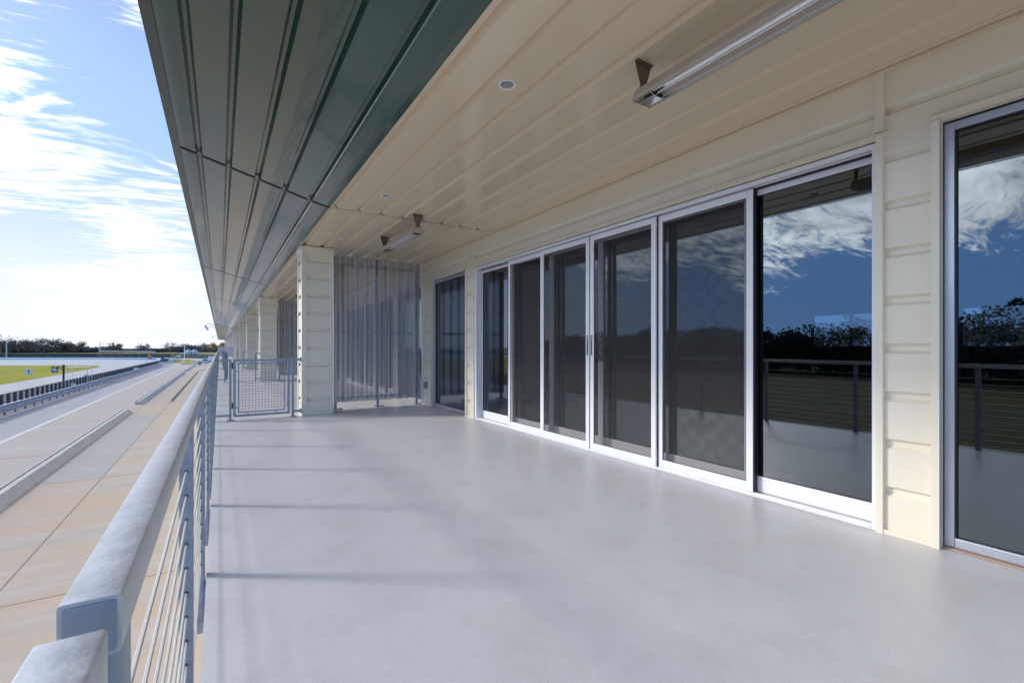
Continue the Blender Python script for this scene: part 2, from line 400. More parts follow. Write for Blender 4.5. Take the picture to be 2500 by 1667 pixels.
sk = mixc(nt, lowb.outputs[0], sk, mixc(nt, dw.outputs[0], (1.9, 4.5, 9.4), (2.5, 3.75, 6.3)))
c1 = mixc(nt, hz2, sk, (5.5, 5.85, 6.5))
c2 = mixc(nt, cf.outputs[0], c1, ccol.outputs[0])
L(nt, c2, bg.inputs[0])
sc.view_settings.view_transform = 'Standard'; sc.view_settings.look = 'None'; sc.view_settings.gamma = 1; sc.view_settings.exposure = .66
sc.cycles.max_bounces = 10; sc.cycles.transparent_max_bounces = 24; sc.cycles.glossy_bounces = 5; sc.cycles.diffuse_bounces = 5
sc.cycles.use_denoising = True; sc.cycles.sample_clamp_indirect = 8; sc.cycles.caustics_reflective = False; sc.cycles.caustics_refractive = False
# ================================================================== SETTING: ground
def sheet(name, polys, m, z, kind='structure'):
    b = MB()
    for p in polys: b.face([(x, y, z) for x, y in p])
    o = b.build(name, m); tag(o, kind=kind); return o
def rect(x0, x1, y0, y1): return [(x0, y0), (x1, y0), (x1, y1), (x0, y1)]
sheet('ground', [rect(-3000, 3000, -1500, 4200)], M['field'], G - .03)
sheet('infield_grass', [[(-27.6, -120), (-27.5, 118), (-28.0, 150), (-28.6, 172), (-31, 186), (-36, 192), (-45, 198), (-57.5, 206), (-100, 226), (-240, 250), (-240, -120)]], M['infield'], G + .008)
sheet('mirror_dark_field', [[(-27.9, -119), (-27.8, 72), (-60, 95), (-239, 120), (-239, -119)]], M['mirror_dark'], G + .014)  # added dark sheet over the infield, dims what the door glass reflects
sheet('track', [[(-17.6, -120), (-17.6, 236), (-24, 257), (-50, 288), (-79, 296), (-130, 312), (-240, 330), (-240, 240), (-240, -120)]], M['track'], G)
sheet('blue_runoff', [[(-24.2, 257.5), (-50, 289), (-79, 297), (-130, 313), (-240, 331), (-240, 352), (-130, 340), (-75, 318), (-47, 300), (-25.5, 280)]], M['blue2'], G + .004)
sheet('pale_blue_runoff', [[(-25.6, 280.5), (-47, 300.5), (-75, 318.5), (-130, 340.5), (-240, 352.5), (-240, 384), (-130, 372), (-75, 343), (-40, 318), (-28, 305)]], M['blue1'], G + .004)
sheet('access_road', [[(-17.6, 236), (-24, 257), (-25.6, 280), (-28, 304), (-22, 300), (-12, 284), (-5, 268), (-2, 235), (-2, 186), (-6, 186), (-9, 240), (-13, 262), (-15.5, 268), (-15.5, 220), (-10, 184), (-17.6, 184)]], M['track'], G + .002)
sheet('verge_grass', [[(-15.4, 220), (-15.4, 267), (-12.6, 262), (-8.6, 240), (-5.8, 186), (-9.8, 186)]], M['infield'], G + .006)
sheet('pit_apron', [rect(-6.6, 2.5, -40, 186)], M['apron'], G)
sheet('pit_apron_patch', [rect(-6.25, -4.26, 26, 48)], M['apron_grey'], G + .004)
sheet('pit_road', [rect(-10.8, -6.6, -40, 184)], M['lane1'], G)
sheet('pit_lane', [rect(-14.75, -10.8, -40, 236)], M['lane2'], G)
sheet('gravel_strip', [rect(-17.6, -14.75, -40, 236)], M['gravel'], G)
b = MB(); b.box(-10.94, -10.70, -40, 182, G, G + .006); tag(b.build('lane_line', M['line']), kind='structure')
b = MB(); b.box(-17.5, -17.3, -40, 236, G, G + .02)
b.box(-18.35, -18.25, -60, 236, G, G + .01); b.box(-20.6, -20.54, -60, 236, G, G + .006)
tag(b.build('track_edge_line', M['line']), kind='structure')
b = MB()
for y in (14.2, 26.0, 48.0, 70, 92): b.box(-6.1, .2, y, y + .02, G, G + .007)
b.box(-4.27, -4.24, -40, 57.6, G, G + .0075)
b.box(-6.18, -6.15, 50.7, 57, G, G + .0075)
for y in (20, 33, 46, 60): b.box(-10.6, -7.1, y, y + .03, G, G + .007)
b.box(-22.4, -22.36, -60, 190, G, G + .007)
tag(b.build('slab_joints', M['seam']), kind='structure')
b = MB(); b.box(-4.36, -4.05, 59, 128, G, G + .01); b.box(-4.55, -3.85, 57.6, 57.85, G, G + .01)
b.face([(-4.2, 131, G+.01), (-4.1, 129, G+.01), (-.5, 158, G+.01), (-.6, 160, G+.01)])
o = b.build('drain_channel', M['drain']); tag(o, kind='structure')

# concrete kerbs on the apron
def kerb(y0, y1, lab):
    e = empty('concrete_kerb', (-6.65, y0, G), lab, 'kerb', 'low concrete kerbs along the pit apron')
    b = MB(); y = y0; L0 = 3.05
    while y < y1 - .5:
        ye = min(y + L0, y1)
        j = random.uniform(-.012, .012)
        prof = [(-6.98 + j, G), (-6.92 + j, G + .27), (-6.80 + j, G + .31), (-6.62 + j, G + .31), (-6.30 + j, G + .06), (-6.28 + j, G)]
        b.prism(prof, lambda p, t: (p[0], t, p[1]), y, ye - .02)
        y = ye
    b.build('kerb_body', M['kerbc'], e)
    b = MB(); b.box(-6.95, -6.89, y0, y1, G + .28, G + .34); b.build('top_strip', M['kerbc'], e)
kerb(16, 50.8, 'long pale concrete kerb nearest the terrace on the apron')
kerb(57.3, 124.5, 'middle pale concrete kerb further down the apron beside the drain')
kerb(131, 176, 'farthest short concrete kerb pointing at the white barrier blocks')

# ================================================================== BUILDING
BL = empty('terrace_building', (4, 0, 0), 'long cream panelled building with dark green canopy over its upper terrace', 'building')
Y_END = 57.0
JOINTS = [-3.0, 6.77, 16.4, 26.1, 35.8, 45.7, 56.8]
CEIL = 3.24
def grooved(a, b_, cs, lev, depth, w=.060, s=.018):
    """profile along one axis with recessed ribs at centres cs; returns (pos, level) points"""
    p = [(a, lev)]
    for c in cs:
        p += [(c - w / 2, lev), (c - w / 2 + s, lev + depth), (c + w / 2 - s, lev + depth), (c + w / 2, lev)]
    p.append((b_, lev)); return p
fxz = lambda p, t: (p[0], t, p[1])
# --- beige ceiling
b = MB(); bk = MB(); tr = MB()
cs = [1.355 + .318 * k for k in range(8)]
HOLES = [2.91, 5.86, 8.67, 2.91 + BAY, 5.86 + BAY]
for i in range(len(JOINTS) - 1):
    y0, y1 = JOINTS[i], JOINTS[i + 1]
    gpz = grooved(1.292, 3.95, cs, CEIL, .044, w=.078, s=.030)
    gaps = [q for q in HOLES if y0 + .022 < q < y1]
    ia = next(j for j, p in enumerate(gpz) if p[0] > 1.70)      # flat strip that carries the downlights
    b.prism(gpz[:ia + 1], fxz, y0 + .022, y1 - .004, closed=False); b.prism(gpz[ia + 1:], fxz, y0 + .022, y1 - .004, closed=False)
    xa, xb = gpz[ia][0], gpz[ia + 1][0]
    ya = y0 + .022
    for q in gaps:
        b.face([(xa, ya, CEIL), (xb, ya, CEIL), (xb, q - .047, CEIL), (xa, q - .047, CEIL)])
        b.face([(xa, q - .047, CEIL), (1.747, q - .047, CEIL), (1.747, q + .047, CEIL), (xa, q + .047, CEIL)])
        b.face([(1.841, q - .047, CEIL), (xb, q - .047, CEIL), (xb, q + .047, CEIL), (1.841, q + .047, CEIL)])
        ya = q + .047
    b.face([(xa, ya, CEIL), (xb, ya, CEIL), (xb, y1, CEIL), (xa, y1, CEIL)])
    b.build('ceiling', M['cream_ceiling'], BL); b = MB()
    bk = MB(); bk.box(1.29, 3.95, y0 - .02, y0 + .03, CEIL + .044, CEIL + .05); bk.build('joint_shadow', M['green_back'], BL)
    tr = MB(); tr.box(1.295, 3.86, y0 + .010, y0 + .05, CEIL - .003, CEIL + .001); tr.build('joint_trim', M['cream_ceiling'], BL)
b = MB()
b.box(3.845, 3.96, -3, 57, CEIL - .006, CEIL + .03)
b.box(3.90, 3.96, -3, 57, CEIL - .028, CEIL - .010)
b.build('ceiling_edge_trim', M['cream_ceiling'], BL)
# --- green canopy soffit, rising outwards
sl_ = (3.692 - 3.306) / (1.01 + .40)
def gz(x): return 3.306 + (1.01 - x) * sl_
gp = [(1.292, 3.243), (1.24, 3.247), (1.18, 3.262), (1.10, 3.284)]
for c in (1.035, .725, .408, .092, -.212):
    for dx, d in ((.036, 0), (.012, .040), (-.012, .040), (-.036, 0)):
        gp.append((c + dx, gz(c + dx) + d))
gp.append((-.40, gz(-.40)))
def canopy(y0, y1, joints, bl):
    js = [y0] + [j for j in joints if y0 < j < y1] + [y1]
    for i in range(len(js) - 1):
        b = MB(); bk = MB(); st = MB()
        b.prism(gp, fxz, js[i] + .02, js[i + 1] - .02, closed=False)
        bk.face([(1.28, js[i] - .03, 3.29), (-.40, js[i] - .03, gz(-.4) + .045), (-.40, js[i] + .04, gz(-.4) + .045), (1.28, js[i] + .04, 3.29)])
        st.prism([(1.285, 3.236), (1.10, 3.278), (-.395, gz(-.395) - .006), (-.395, gz(-.395) - .002), (1.10, 3.282), (1.285, 3.240)], fxz, js[i] + .030, js[i] + .075)
        b.build('canopy_soffit', M['green'], bl, smooth=False)
        bk.build('canopy_joint', M['green_back'], bl); st.build('canopy_batten', M['green_dark'], bl)
canopy(-3, 57, JOINTS, BL)
b = MB()
fj = [-3.0] + [-0.2 + 3.05 * k + 6.67 - 9.15 + 3.05 for k in range(1, 20)]
fj = [-3.0] + [.57 + 3.05 * k for k in range(0, 19)] + [57.0]
for i in range(len(fj) - 1):
    b.prism([(-.402, gz(-.4) - .004), (-.485, gz(-.4) + .016), (-.49, gz(-.4) + .30), (-.40, gz(-.4) + .30)], fxz, fj[i] + .004, fj[i + 1])
b.build('fascia', M['green_dark'], BL)
b = MB(); b.box(-.488, 12.2, -3, 57, gz(-.4) + .301, gz(-.4) + .40); b.build('roof', M['green_dark'], BL)
# --- white end beam and pilaster closing the first wing
b = MB()
b.prism([(-.42, gz(-.4) - .02), (1.30, 3.20), (1.39, 3.20), (1.39, 4.0), (-.42, 4.0)], fxz, 57.0, 57.25)
b.box(1.11, 1.39, 57.0, 57.3, -.2, 3.20)
b.build('end_beam', M['white'], BL)

# --- walls
ZG = [.296 + .3322 * k for k in range(8)]      # groove centres of the horizontal siding
Z_OPEN = 2.76
def wallprof(z0, z1): return grooved(z0, z1, [z for z in ZG + [2.955] if z0 + .04 < z < z1 - .04], 3.95, .030, w=.072, s=.020)
fw = lambda p, t: (p[1], t, p[0])
def wall_bay(yb, bl, rough=False):
    b = MB()
    for y0, y1 in ((1.09, 1.356), (7.55, 7.86), (9.58, 10.13)):
        b.prism(wallprof(.012, 2.7648), fw, yb + y0, yb + y1, closed=False)
    b.prism(wallprof(2.765, 3.245), fw, yb - .63, yb + 10.13, closed=False)
    b.prism([(2.765, 3.95), (2.765, 4.0)], fw, yb - .63, yb + 10.13, closed=False)
    for y in (1.09, 1.356, 7.55, 7.86, 9.58, -.62 + BAY):      # returns into the openings
        b.box(3.955, 4.12, yb + y - .003, yb + y + .003, 0, 2.77)
    # header panel over the sliding door
    hp = [(p[0], p[1] - .014) for p in wallprof(2.80, 3.236)]
    b.prism(hp, fw, yb + 1.40, yb + 7.53, closed=False)
    b.build('siding_wall', M['cream'], bl)
    t = MB()
    # base flashing
    for y0, y1 in ((1.09, 1.356), (7.55, 7.86), (9.58, 10.13)):
        t.box(3.925, 3.958, yb + y0, yb + y1, .001, .014)
        t.box(3.925, 3.931, yb + y0, yb + y1, .014, .030)
    # casings
    for y in (1.354, 7.525): t.box(3.918, 3.972, yb + y, yb + y + .040, 0, 2.785)
    for y in (1.052, 7.838, 9.562, -.665 + BAY): t.box(3.918, 3.99, yb + y, yb + y + .042, 0, 2.772)
    # drip caps
    t.prism([(3.90, 2.768), (3.905, 2.795), (3.94, 2.815), (3.96, 2.815), (3.96, 2.78), (3.907, 2.776)], fxz, yb + 1.335, yb + 5.19)
    t.prism([(3.897, 2.766), (3.902, 2.793), (3.938, 2.813), (3.96, 2.813), (3.96, 2.778), (3.904, 2.774)], fxz, yb + 5.193, yb + 7.58)
    for y0, y1 in ((7.83, 9.61), (-.66 + BAY if False else -.66, 1.10)):
        t.prism([(3.90, 2.768), (3.905, 2.795), (3.94, 2.815), (3.96, 2.815), (3.96, 2.78), (3.907, 2.776)], fxz, yb + y0, yb + y1)
    # vertical header joints
    for y in (1.350, 7.530): t.box(3.921, 3.953, yb + y, yb + y + .052, 2.815, 3.212)
    t.build('wall_trim', M['cream_trim'], bl)

def frame_rect(b, x0, x1, y0, y1, z0, z1, wl, wr, wt, wb):
    b.box(x0, x1, y0, y0 + wl, z0, z1); b.box(x0, x1, y1 - wr, y1, z0, z1)
    b.box(x0 + .0005, x1 - .0005, y0 + wl, y1 - wr, z1 - wt, z1); b.box(x0 + .0005, x1 - .0005, y0 + wl, y1 - wr, z0, z0 + wb)

def window(yb, y0, y1, bl):
    b = MB(); frame_rect(b, 4.0, 4.07, yb + y0, yb + y1, .012, 2.752, .05, .05, .05, .06)
    w_ = b.build('window', M['alu'], bl, bevel=.003)
    p = MB(); p.box(4.035, 4.041, yb + y0 + .04, yb + y1 - .04, .05, 2.71); p.build('pane', M['glass'], w_)
    g = MB(); frame_rect(g, 4.020, 4.034, yb + y0 + .046, yb + y1 - .046, .062, 2.706, .012, .012, .012, .012); g.build('gasket', M['black'], w_)
    s_ = MB(); s_.box(3.972, 4.06, yb + y0 + .002, yb + y1 - .002, .002, .009); s_.build('sill', M['rust'], w_)

def door(yb, bl):
    T = 2.752; c = 4.436
    b = MB()
    # outer frame: head with stepped tracks, jambs, threshold
    for i, (x0, x1, z) in enumerate(((3.945, 3.957, 2.716), (3.962, 3.985, 2.722), (3.99, 4.015, 2.728), (4.02, 4.03, 2.715))):
        b.box(x0, x1, yb + 1.396, yb + 7.525, z, T - i * .002)
    b.box(4.03, 4.21, yb + 1.396, yb + 7.525, 2.735, 2.750)
    for x0, x1 in ((3.945, 3.960), (3.966, 3.978), (3.990, 4.003), (4.015, 4.03), (4.03, 4.20)):
        d = .030 if x1 < 4.02 else .036
        b.box(x0, x1, yb + 1.3965, yb + 1.3965 + d, .004, 2.716)
        b.box(x0, x1, yb + 7.5245 - d - .03, yb + 7.5245, .004, 2.716)
    b.box(3.955, 4.205, yb + 1.3975, yb + 1.412, .004, 2.716); b.box(3.955, 4.205, yb + 7.470, yb + 7.5235, .004, 2.716)
    b.box(3.935, 4.20, yb + 1.396, yb + 7.525, .002, .010)
    for x in (3.945, 3.975, 4.005): b.box(x, x + .006, yb + 1.44, yb + 7.48, .010, .018)
    d_ = b.build('sliding_door', M['white_metal'], bl, bevel=.0015, seg=1)
    k = MB(); k.box(3.962, 4.20, yb + 1.43, yb + 7.48, 2.7285, 2.734); k.box(4.031, 4.05, yb + 1.43, yb + 7.48, 2.700, 2.728)
    k.build('head_track', M['black'], d_)
    W = 1.02
    tracks = [4.06, 4.105, 4.15, 4.15, 4.105, 4.06]
    spans = [(1.428, 2.45), (2.40, 3.44), (3.40, 4.434), (4.438, 5.47), (5.43, 6.47), (6.42, 7.444)]
    for x, (y0, y1) in zip(tracks, spans):
        p = MB(); frame_rect(p, x, x + .038, yb + y0, yb + y1, .020, 2.708, .045 if y0 > 1.5 else .012, .045 if y1 < 7.4 else .012, .055, .135)
        q = p.build('door_panel', M['white_metal'], d_, bevel=.002)
        g = MB(); g.box(x + .012, x + .018, yb + y0 + .01, yb + y1 - .01, .10, 2.66); g.build('pane', M['glass'], d_)
        g = MB(); frame_rect(g, x + .004, x + .013, yb + y0 + (.045 if y0 > 1.5 else .012), yb + y1 - (.045 if y1 < 7.4 else .012), .152, 2.656, .010, .010, .010, .010); g.build('gasket', M['black'], d_)
    sc_ = [(3.995, 2.33, 3.385), (3.962, 3.385, 4.424), (3.962, 4.448, 5.487), (3.995, 5.487, 6.45)]
    for x, y0, y1 in sc_:
        z0 = .016
        p = MB(); frame_rect(p, x, x + .022, yb + y0, yb + y1, z0, 2.706, .062, .062, .066, .085)
        p.build('screen_frame', M['white_metal'], d_, bevel=.003)
        g = MB(); g.face([(x + .013, yb + y0 + .055, z0 + .08), (x + .013, yb + y1 - .055, z0 + .08), (x + .013, yb + y1 - .055, 2.65), (x + .013, yb + y0 + .055, 2.65)])
        g.build('screen_mesh', M['insect'], d_)
        g = MB(); frame_rect(g, x + .009, x + .012, yb + y0 + .060, yb + y1 - .060, z0 + .083, 2.642, .008, .008, .008, .008); g.build('screen_spline', M['black'], d_)
    k = MB()
    for x, ys in ((3.990, (2.322, 3.385)), (3.986, ()), ):
        for y in ys: k.box(4.0, 4.05, yb + y - .002, yb + y + .010, .02, 2.705)
    k.box(3.985, 4.02, yb + 4.427, yb + 4.445, .02, 2.705); k.box(3.986, 3.994, yb + 3.373, yb + 3.384, .02, 2.706)
    k.box(3.986, 3.994, yb + 5.489, yb + 5.50, .02, 2.706)
    k.build('edge_seal', M['black'], d_)
    # pull recesses on the screens
    for y in (4.385, 4.462):
        g = MB(); g.box(3.9590, 3.9625, yb + y, yb + y + .026, 1.20, 1.46); g.build('latch', M['plasticgrey'], d_)
        g = MB(); g.box(3.9580, 3.9585, yb + y + .006, yb + y + .019, 1.215, 1.37); g.build('latch_pull', M['black'], d_)
    for y in (4.403, 4.468):
        g = MB(); g.box(4.138, 4.149, yb + y - .011, yb + y + .011, 1.12, 1.50)
        pts = []
        for i in range(13):
            a = math.pi * i / 12
            pts.append((4.138 - .055 * math.sin(a) ** .7, yb + y, 1.26 - .11 * math.cos(a)))
        g.tube(pts, .009, 8)
        if y < 4.42:
            g.lathe([(0, 0), (.018, 0), (.018, .03), (0, .03)], (4.125, yb + y, 1.41), 12)
        g.build('handle', M['dark'], d_, smooth=True)
for k in range(0, 5):
    yb = BAY * k
    wall_bay(yb, BL)
    if k < 2:
        window(yb, -.615, 1.050, BL); window(yb, 7.882, 9.560, BL); door(yb, BL)
b = MB(); b.prism(wallprof(.012, 3.245), fw, -3.0, -.60, closed=False)
b.box(3.96, 4.1, -.62, -.615, 0, 2.77)
# plain backing of the far bays' openings
b2 = MB()
for k in range(2, 5): b2.box(4.02, 4.05, BAY * k - .6, BAY * k + 10.2, 0, 2.78)
b.build('siding_wall', M['cream'], BL); b2.build('far_glazing', M['dglass'], BL)
# --- dark room behind the glass, with a strip window in its rear wall
for k in range(0, 2):
    yb = k * BAY
    b = MB()
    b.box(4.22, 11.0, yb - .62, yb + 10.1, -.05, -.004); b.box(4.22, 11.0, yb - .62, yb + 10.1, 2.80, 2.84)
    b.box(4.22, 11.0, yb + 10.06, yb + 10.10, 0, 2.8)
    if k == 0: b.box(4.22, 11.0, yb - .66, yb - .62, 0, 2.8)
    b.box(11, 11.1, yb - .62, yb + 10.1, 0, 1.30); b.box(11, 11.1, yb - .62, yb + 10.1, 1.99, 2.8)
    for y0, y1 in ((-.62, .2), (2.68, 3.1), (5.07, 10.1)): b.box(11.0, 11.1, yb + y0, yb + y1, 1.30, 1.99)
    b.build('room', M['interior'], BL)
    w_ = MB()
    for y0, y1 in ((.2, 2.68), (3.1, 5.07)):
        frame_rect(w_, 10.97, 11.0, yb + y0, yb + y1, 1.29, 2.0, .05, .05, .02, .035)
        w_.box(10.972, 11.0, yb + y0 + .62 * (y1 - y0) - .02, yb + y0 + .62 * (y1 - y0) + .02, 1.3, 1.99)
    w_.build('rear_window', M['interior_w'], BL)
b = MB(); b.box(11.1, 12, -3, 57, G, -.1); b.box(.5, .7, -3, 57, G, -.36); b.build('lower_wall', M['cream'], BL)

# --- terrace floor
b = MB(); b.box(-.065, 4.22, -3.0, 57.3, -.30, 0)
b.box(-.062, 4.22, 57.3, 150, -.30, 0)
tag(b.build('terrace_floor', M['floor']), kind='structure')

# --- columns
def column(y, first=None):
    if first is not None:
        c = copy_tree(first, BL); c.location = (first.location.x, y - 9.55, 0); return c
    X0, X1, Y0, Y1 = 1.314, 1.885, 9.55, 10.14
    b = MB()
    pr = grooved(0.0, 3.235, [z for z in ZG + [2.955] if z < 3.2], 0, .030, w=.068, s=.020)
    i_ = .012
    b.prism(pr, lambda p, t: (t, Y0 + i_ + p[1], p[0]), X0 + i_, X1 - i_, closed=False)
    b.prism(pr, lambda p, t: (X0 + i_ + p[1], t, p[0]), Y0 + i_, Y1 - i_, closed=False)
    b.prism(pr, lambda p, t: (X1 - i_ - p[1], t, p[0]), Y0 + i_, Y1 - i_, closed=False)
    b.prism(pr, lambda p, t: (t, Y1 - i_ - p[1], p[0]), X0 + i_, X1 - i_, closed=False)
    b.box(X0 + .05, X1 - .05, Y0 + .05, Y1 - .05, 0, 3.2)
    c = b.build('column', M['cream'], BL)
    t = MB()
    for x0, x1 in ((X0, X0 + .088), (X1 - .072, X1)):
        for y0, y1 in ((Y0, Y0 + .012), (Y1 - .012, Y1)): t.box(x0, x1, y0, y1, .0, 3.17)
    for x0, x1 in ((X0, X0 + .0118), (X1 - .0118, X1)):
        for y0, y1 in ((Y0 + .0122, Y0 + .10), (Y1 - .10, Y1 - .0122)): t.box(x0, x1, y0, y1, .0, 3.17)
    t.build('corner_trim', M['cream_trim'], c)
    t = MB(); t.box(X0 - .02, X1 + .01, Y0 - .02, Y1 + .01, 3.172, 3.232); t.box(X0 - .008, X1 + .004, Y0 - .008, Y1 + .004, 3.145, 3.171)
    t.build('cap', M['cream_trim'], c, bevel=.004)
    return c
col0 = column(9.55)
for k in (-1, 1, 2, 3, 4): column(9.55 + BAY * k, col0)

# --- second wing of the building
B2 = empty('far_wing', (4, 57.5, 0), 'second wing of the cream building beyond the white end beam', 'building')
canopy(57.3, 145, [57.3 + 9.7 * k for k in range(1, 10)], B2)
b = MB(); b.box(1.29, 4.0, 57.3, 150, 3.24, 3.3); b.box(-.48, 9, 57.3, 150, 3.98, 4.05); b.prism([(-.402, 3.69), (-.485, 3.71), (-.49, 3.98), (-.40, 3.98)], fxz, 57.3, 150)
b.build('roof', M['green_dark'], B2)
b = MB(); b.box(3.95, 4.1, 57.3, 150, 0, 3.24); b.build('wall', M['cream'], B2)
b = MB(); b.box(-.42, 1.35, 145, 145.4, 3.3, 4.0); b.box(1.05, 1.40, 145, 145.5, 0, 3.4); b.build('end_beam', M['white'], B2)
for k in range(7):
    b = MB(); b.box(1.314, 1.885, 66 + BAY * k, 66.6 + BAY * k, 0, 3.24); b.box(1.30, 1.90, 65.98 + BAY * k, 66.62 + BAY * k, 3.15, 3.238)
    b.build('column', M['cream'], B2)

# ================================================================== THINGS ON THE TERRACE
# --- cable railings
def rrect(x0, x1, z0, z1, r, n=3):
    pts = []
    for cx_, cz_, a0 in ((x1 - r, z1 - r, 0), (x0 + r, z1 - r, 90), (x0 + r, z0 + r, 180), (x1 - r, z0 + r, 270)):
        for i in range(n + 1):
            a = R(a0 + 90 * i / n); pts.append((cx_ + r * math.cos(a), cz_ + r * math.sin(a)))
    return pts
def railing(y0, y1, posts, lab, ncab=12, endpost=True):
    e = empty('cable_railing', (-.09, y0, 0), lab, 'railing', 'galvanised cable railings along the terrace edge')
    b = MB(); b.prism(rrect(-.112, -.071, 1.040, 1.09, .003, 2), fxz, y0, y1)
    b.build('top_rail', M['galv_light'], e, smooth=True)
    for yc in (y0, y1):
        b = MB(); b.prism(rrect(-.1085, -.0745, 1.0435, 1.0865, .002, 2), fxz, yc - .0012, yc + .0012); b.build('end_cap', M['galv'], e)
    for yp in posts:
        b = MB(); b.prism(rrect(-.1090, -.0722, yp, yp + .05, .003, 2), lambda p, t: (p[0], p[1], t), -.32, 1.0398)
        p = b.build('post', M['galv'], e, smooth=True)
        f = MB()
        for k in range(ncab):
            z = .063 + .0767 * k
            f.tube([(-.0895, yp - .002, z), (-.0895, yp + .052, z)], .0055, 8)
        f.build('cable_fitting', M['black'], p)
        f = MB(); f.box(-.0722, -.0652, yp - .03, yp + .08, -.26, -.04); f.build('base_bracket', M['galv'], p)
    for k in range(ncab):
        z = .063 + .0767 * k
        pts = []
        ys = [y0 + .03] + [q for q in posts if q > y0 + .2] + ([y1 - .03] if y1 - posts[-1] > .3 else [])
        for i in range(len(ys) - 1):
            a, c = ys[i], ys[i + 1]
            pts.append((-.0895, a, z)); pts.append((-.0895, (a + c) / 2, z - .0015))
        pts.append((-.0895, ys[-1], z))
        b = MB(); b.tube(pts, .0031, 6, caps=False); b.build('cable', M['steel'], e, smooth=True)
    return e
railing(.514, 10.9, [.524, 1.79, 3.16, 4.53, 5.90, 7.27, 8.62, 9.62], 'cable railing running from the camera to the mesh gate')
railing(-2.9, .455, [-2.8, -1.6, -.5, .39], 'nearest cable railing piece, cut off by the bottom left corner')
for k in range(1, 5):
    y0 = 10.95 + BAY * (k - 1)
    railing(y0, y0 + BAY - .05, [y0 + .02 + 1.34 * i for i in range(8)], ('first', 'second', 'third', 'farthest')[k - 1] + ' cable railing beyond the mesh gate by the column', ncab=10)

# --- gates
def gate(y, lab, angle, proto=None):
    if proto:
        g = copy_tree(proto); g.location.y += y - 9.6; g['label'] = lab
        for ch in g.children:
            if ch.name.startswith('gate_leaf'): ch.rotation_euler = (0, 0, angle); 
        return g
    e = empty('mesh_gate', (.156, 9.6, 0), lab, 'gate', 'galvanised mesh gates across the terrace')
    b = MB()
    b.box(.136, .176, 9.58, 9.62, .008, 1.09); b.box(.10, .215, 9.55, 9.65, 0, .008)
    b.box(-.07, .1355, 9.585, 9.615, 1.05, 1.088); b.box(-.07, .1355, 9.585, 9.615, .075, .115)
    for bx in (.112, .2): b.lathe([(0, .02), (.008, .02), (.008, 0)], (bx, 9.565, .008), 8)
    b.build('hinge_post', M['galv'], e, bevel=.003)
    b = MB()
    b.box(1.141, 1.186, 9.58, 9.62, .008, 1.095); b.box(1.11, 1.22, 9.55, 9.65, 0, .008)
    b.box(1.1865, 1.285, 9.585, 9.615, 1.055, 1.093); b.box(1.1865, 1.285, 9.585, 9.615, .08, .12)
    b.box(1.286, 1.312, 9.56, 9.64, 1.03, 1.11); b.box(1.286, 1.312, 9.56, 9.64, .06, .14)
    b.build('latch_post', M['galv'], e, bevel=.003)
    lf = empty('gate_leaf', (0.03, 0, 0)); lf.parent = e
    b = MB()
    frame_rect(b, 0, 0, 0, 0, 0, 0, 0, 0, 0, 0) if False else None
    X0, X1 = .200, 1.112
    b.box(X0, X0 + .042, 9.582, 9.618, .062, 1.088); b.box(X1 - .042, X1, 9.582, 9.618, .062, 1.088)
    b.box(X0 + .042, X1 - .042, 9.5825, 9.6175, 1.048, 1.0875); b.box(X0 + .042, X1 - .042, 9.5825, 9.6175, .0625, .100)
    for x, z in ((X0 + .042, .86), (X0 + .042, .22), (X1 - .062, .86), (X1 - .062, .22)): b.box(x, x + .03, 9.59, 9.61, z, z + .02)
    for x in (.42, .88): b.box(x, x + .02, 9.59, 9.61, .10, .135)
    fr = b.build('leaf_frame', M['galv'], lf, bevel=.003)
    b = MB()
    mx0, mx1, mz0, mz1 = .272, 1.034, .130, 1.026
    b.box(mx0, mx0 + .022, 9.59, 9.61, mz0, mz1); b.box(mx1 - .022, mx1, 9.59, 9.61, mz0, mz1)
    b.box(mx0 + .022, mx1 - .022, 9.5905, 9.6095, mz1 - .022, mz1); b.box(mx0 + .022, mx1 - .022, 9.5905, 9.6095, mz0, mz0 + .022)
    n = 14
    for i in range(1, n): 
        x = mx0 + .02 + (mx1 - mx0 - .04) * i / n
        b.tube([(x, 9.600, mz0 + .01), (x, 9.600, mz1 - .01)], .0028, 5, caps=False)
    n = 17
    for i in range(1, n):
        z = mz0 + .02 + (mz1 - mz0 - .04) * i / n
        b.tube([(mx0 + .01, 9.606, z), (mx1 - .01, 9.606, z)], .0028, 5, caps=False)
    b.build('wire_mesh', M['galv'], lf)
    for z in (.21, .92):
        b = MB(); b.box(.178, .199, 9.585, 9.600, z, z + .11); b.build('hinge', M['black'], lf)
    return e
g0 = gate(9.6, 'closed galvanised mesh gate beside the nearest cream column', 0)
for k, nm in ((1, 'second'), (2, 'third'), (3, 'fourth')):
    gate(9.6 + BAY * k, nm + ' mesh gate down the terrace, standing open along the railing', R(86), g0)

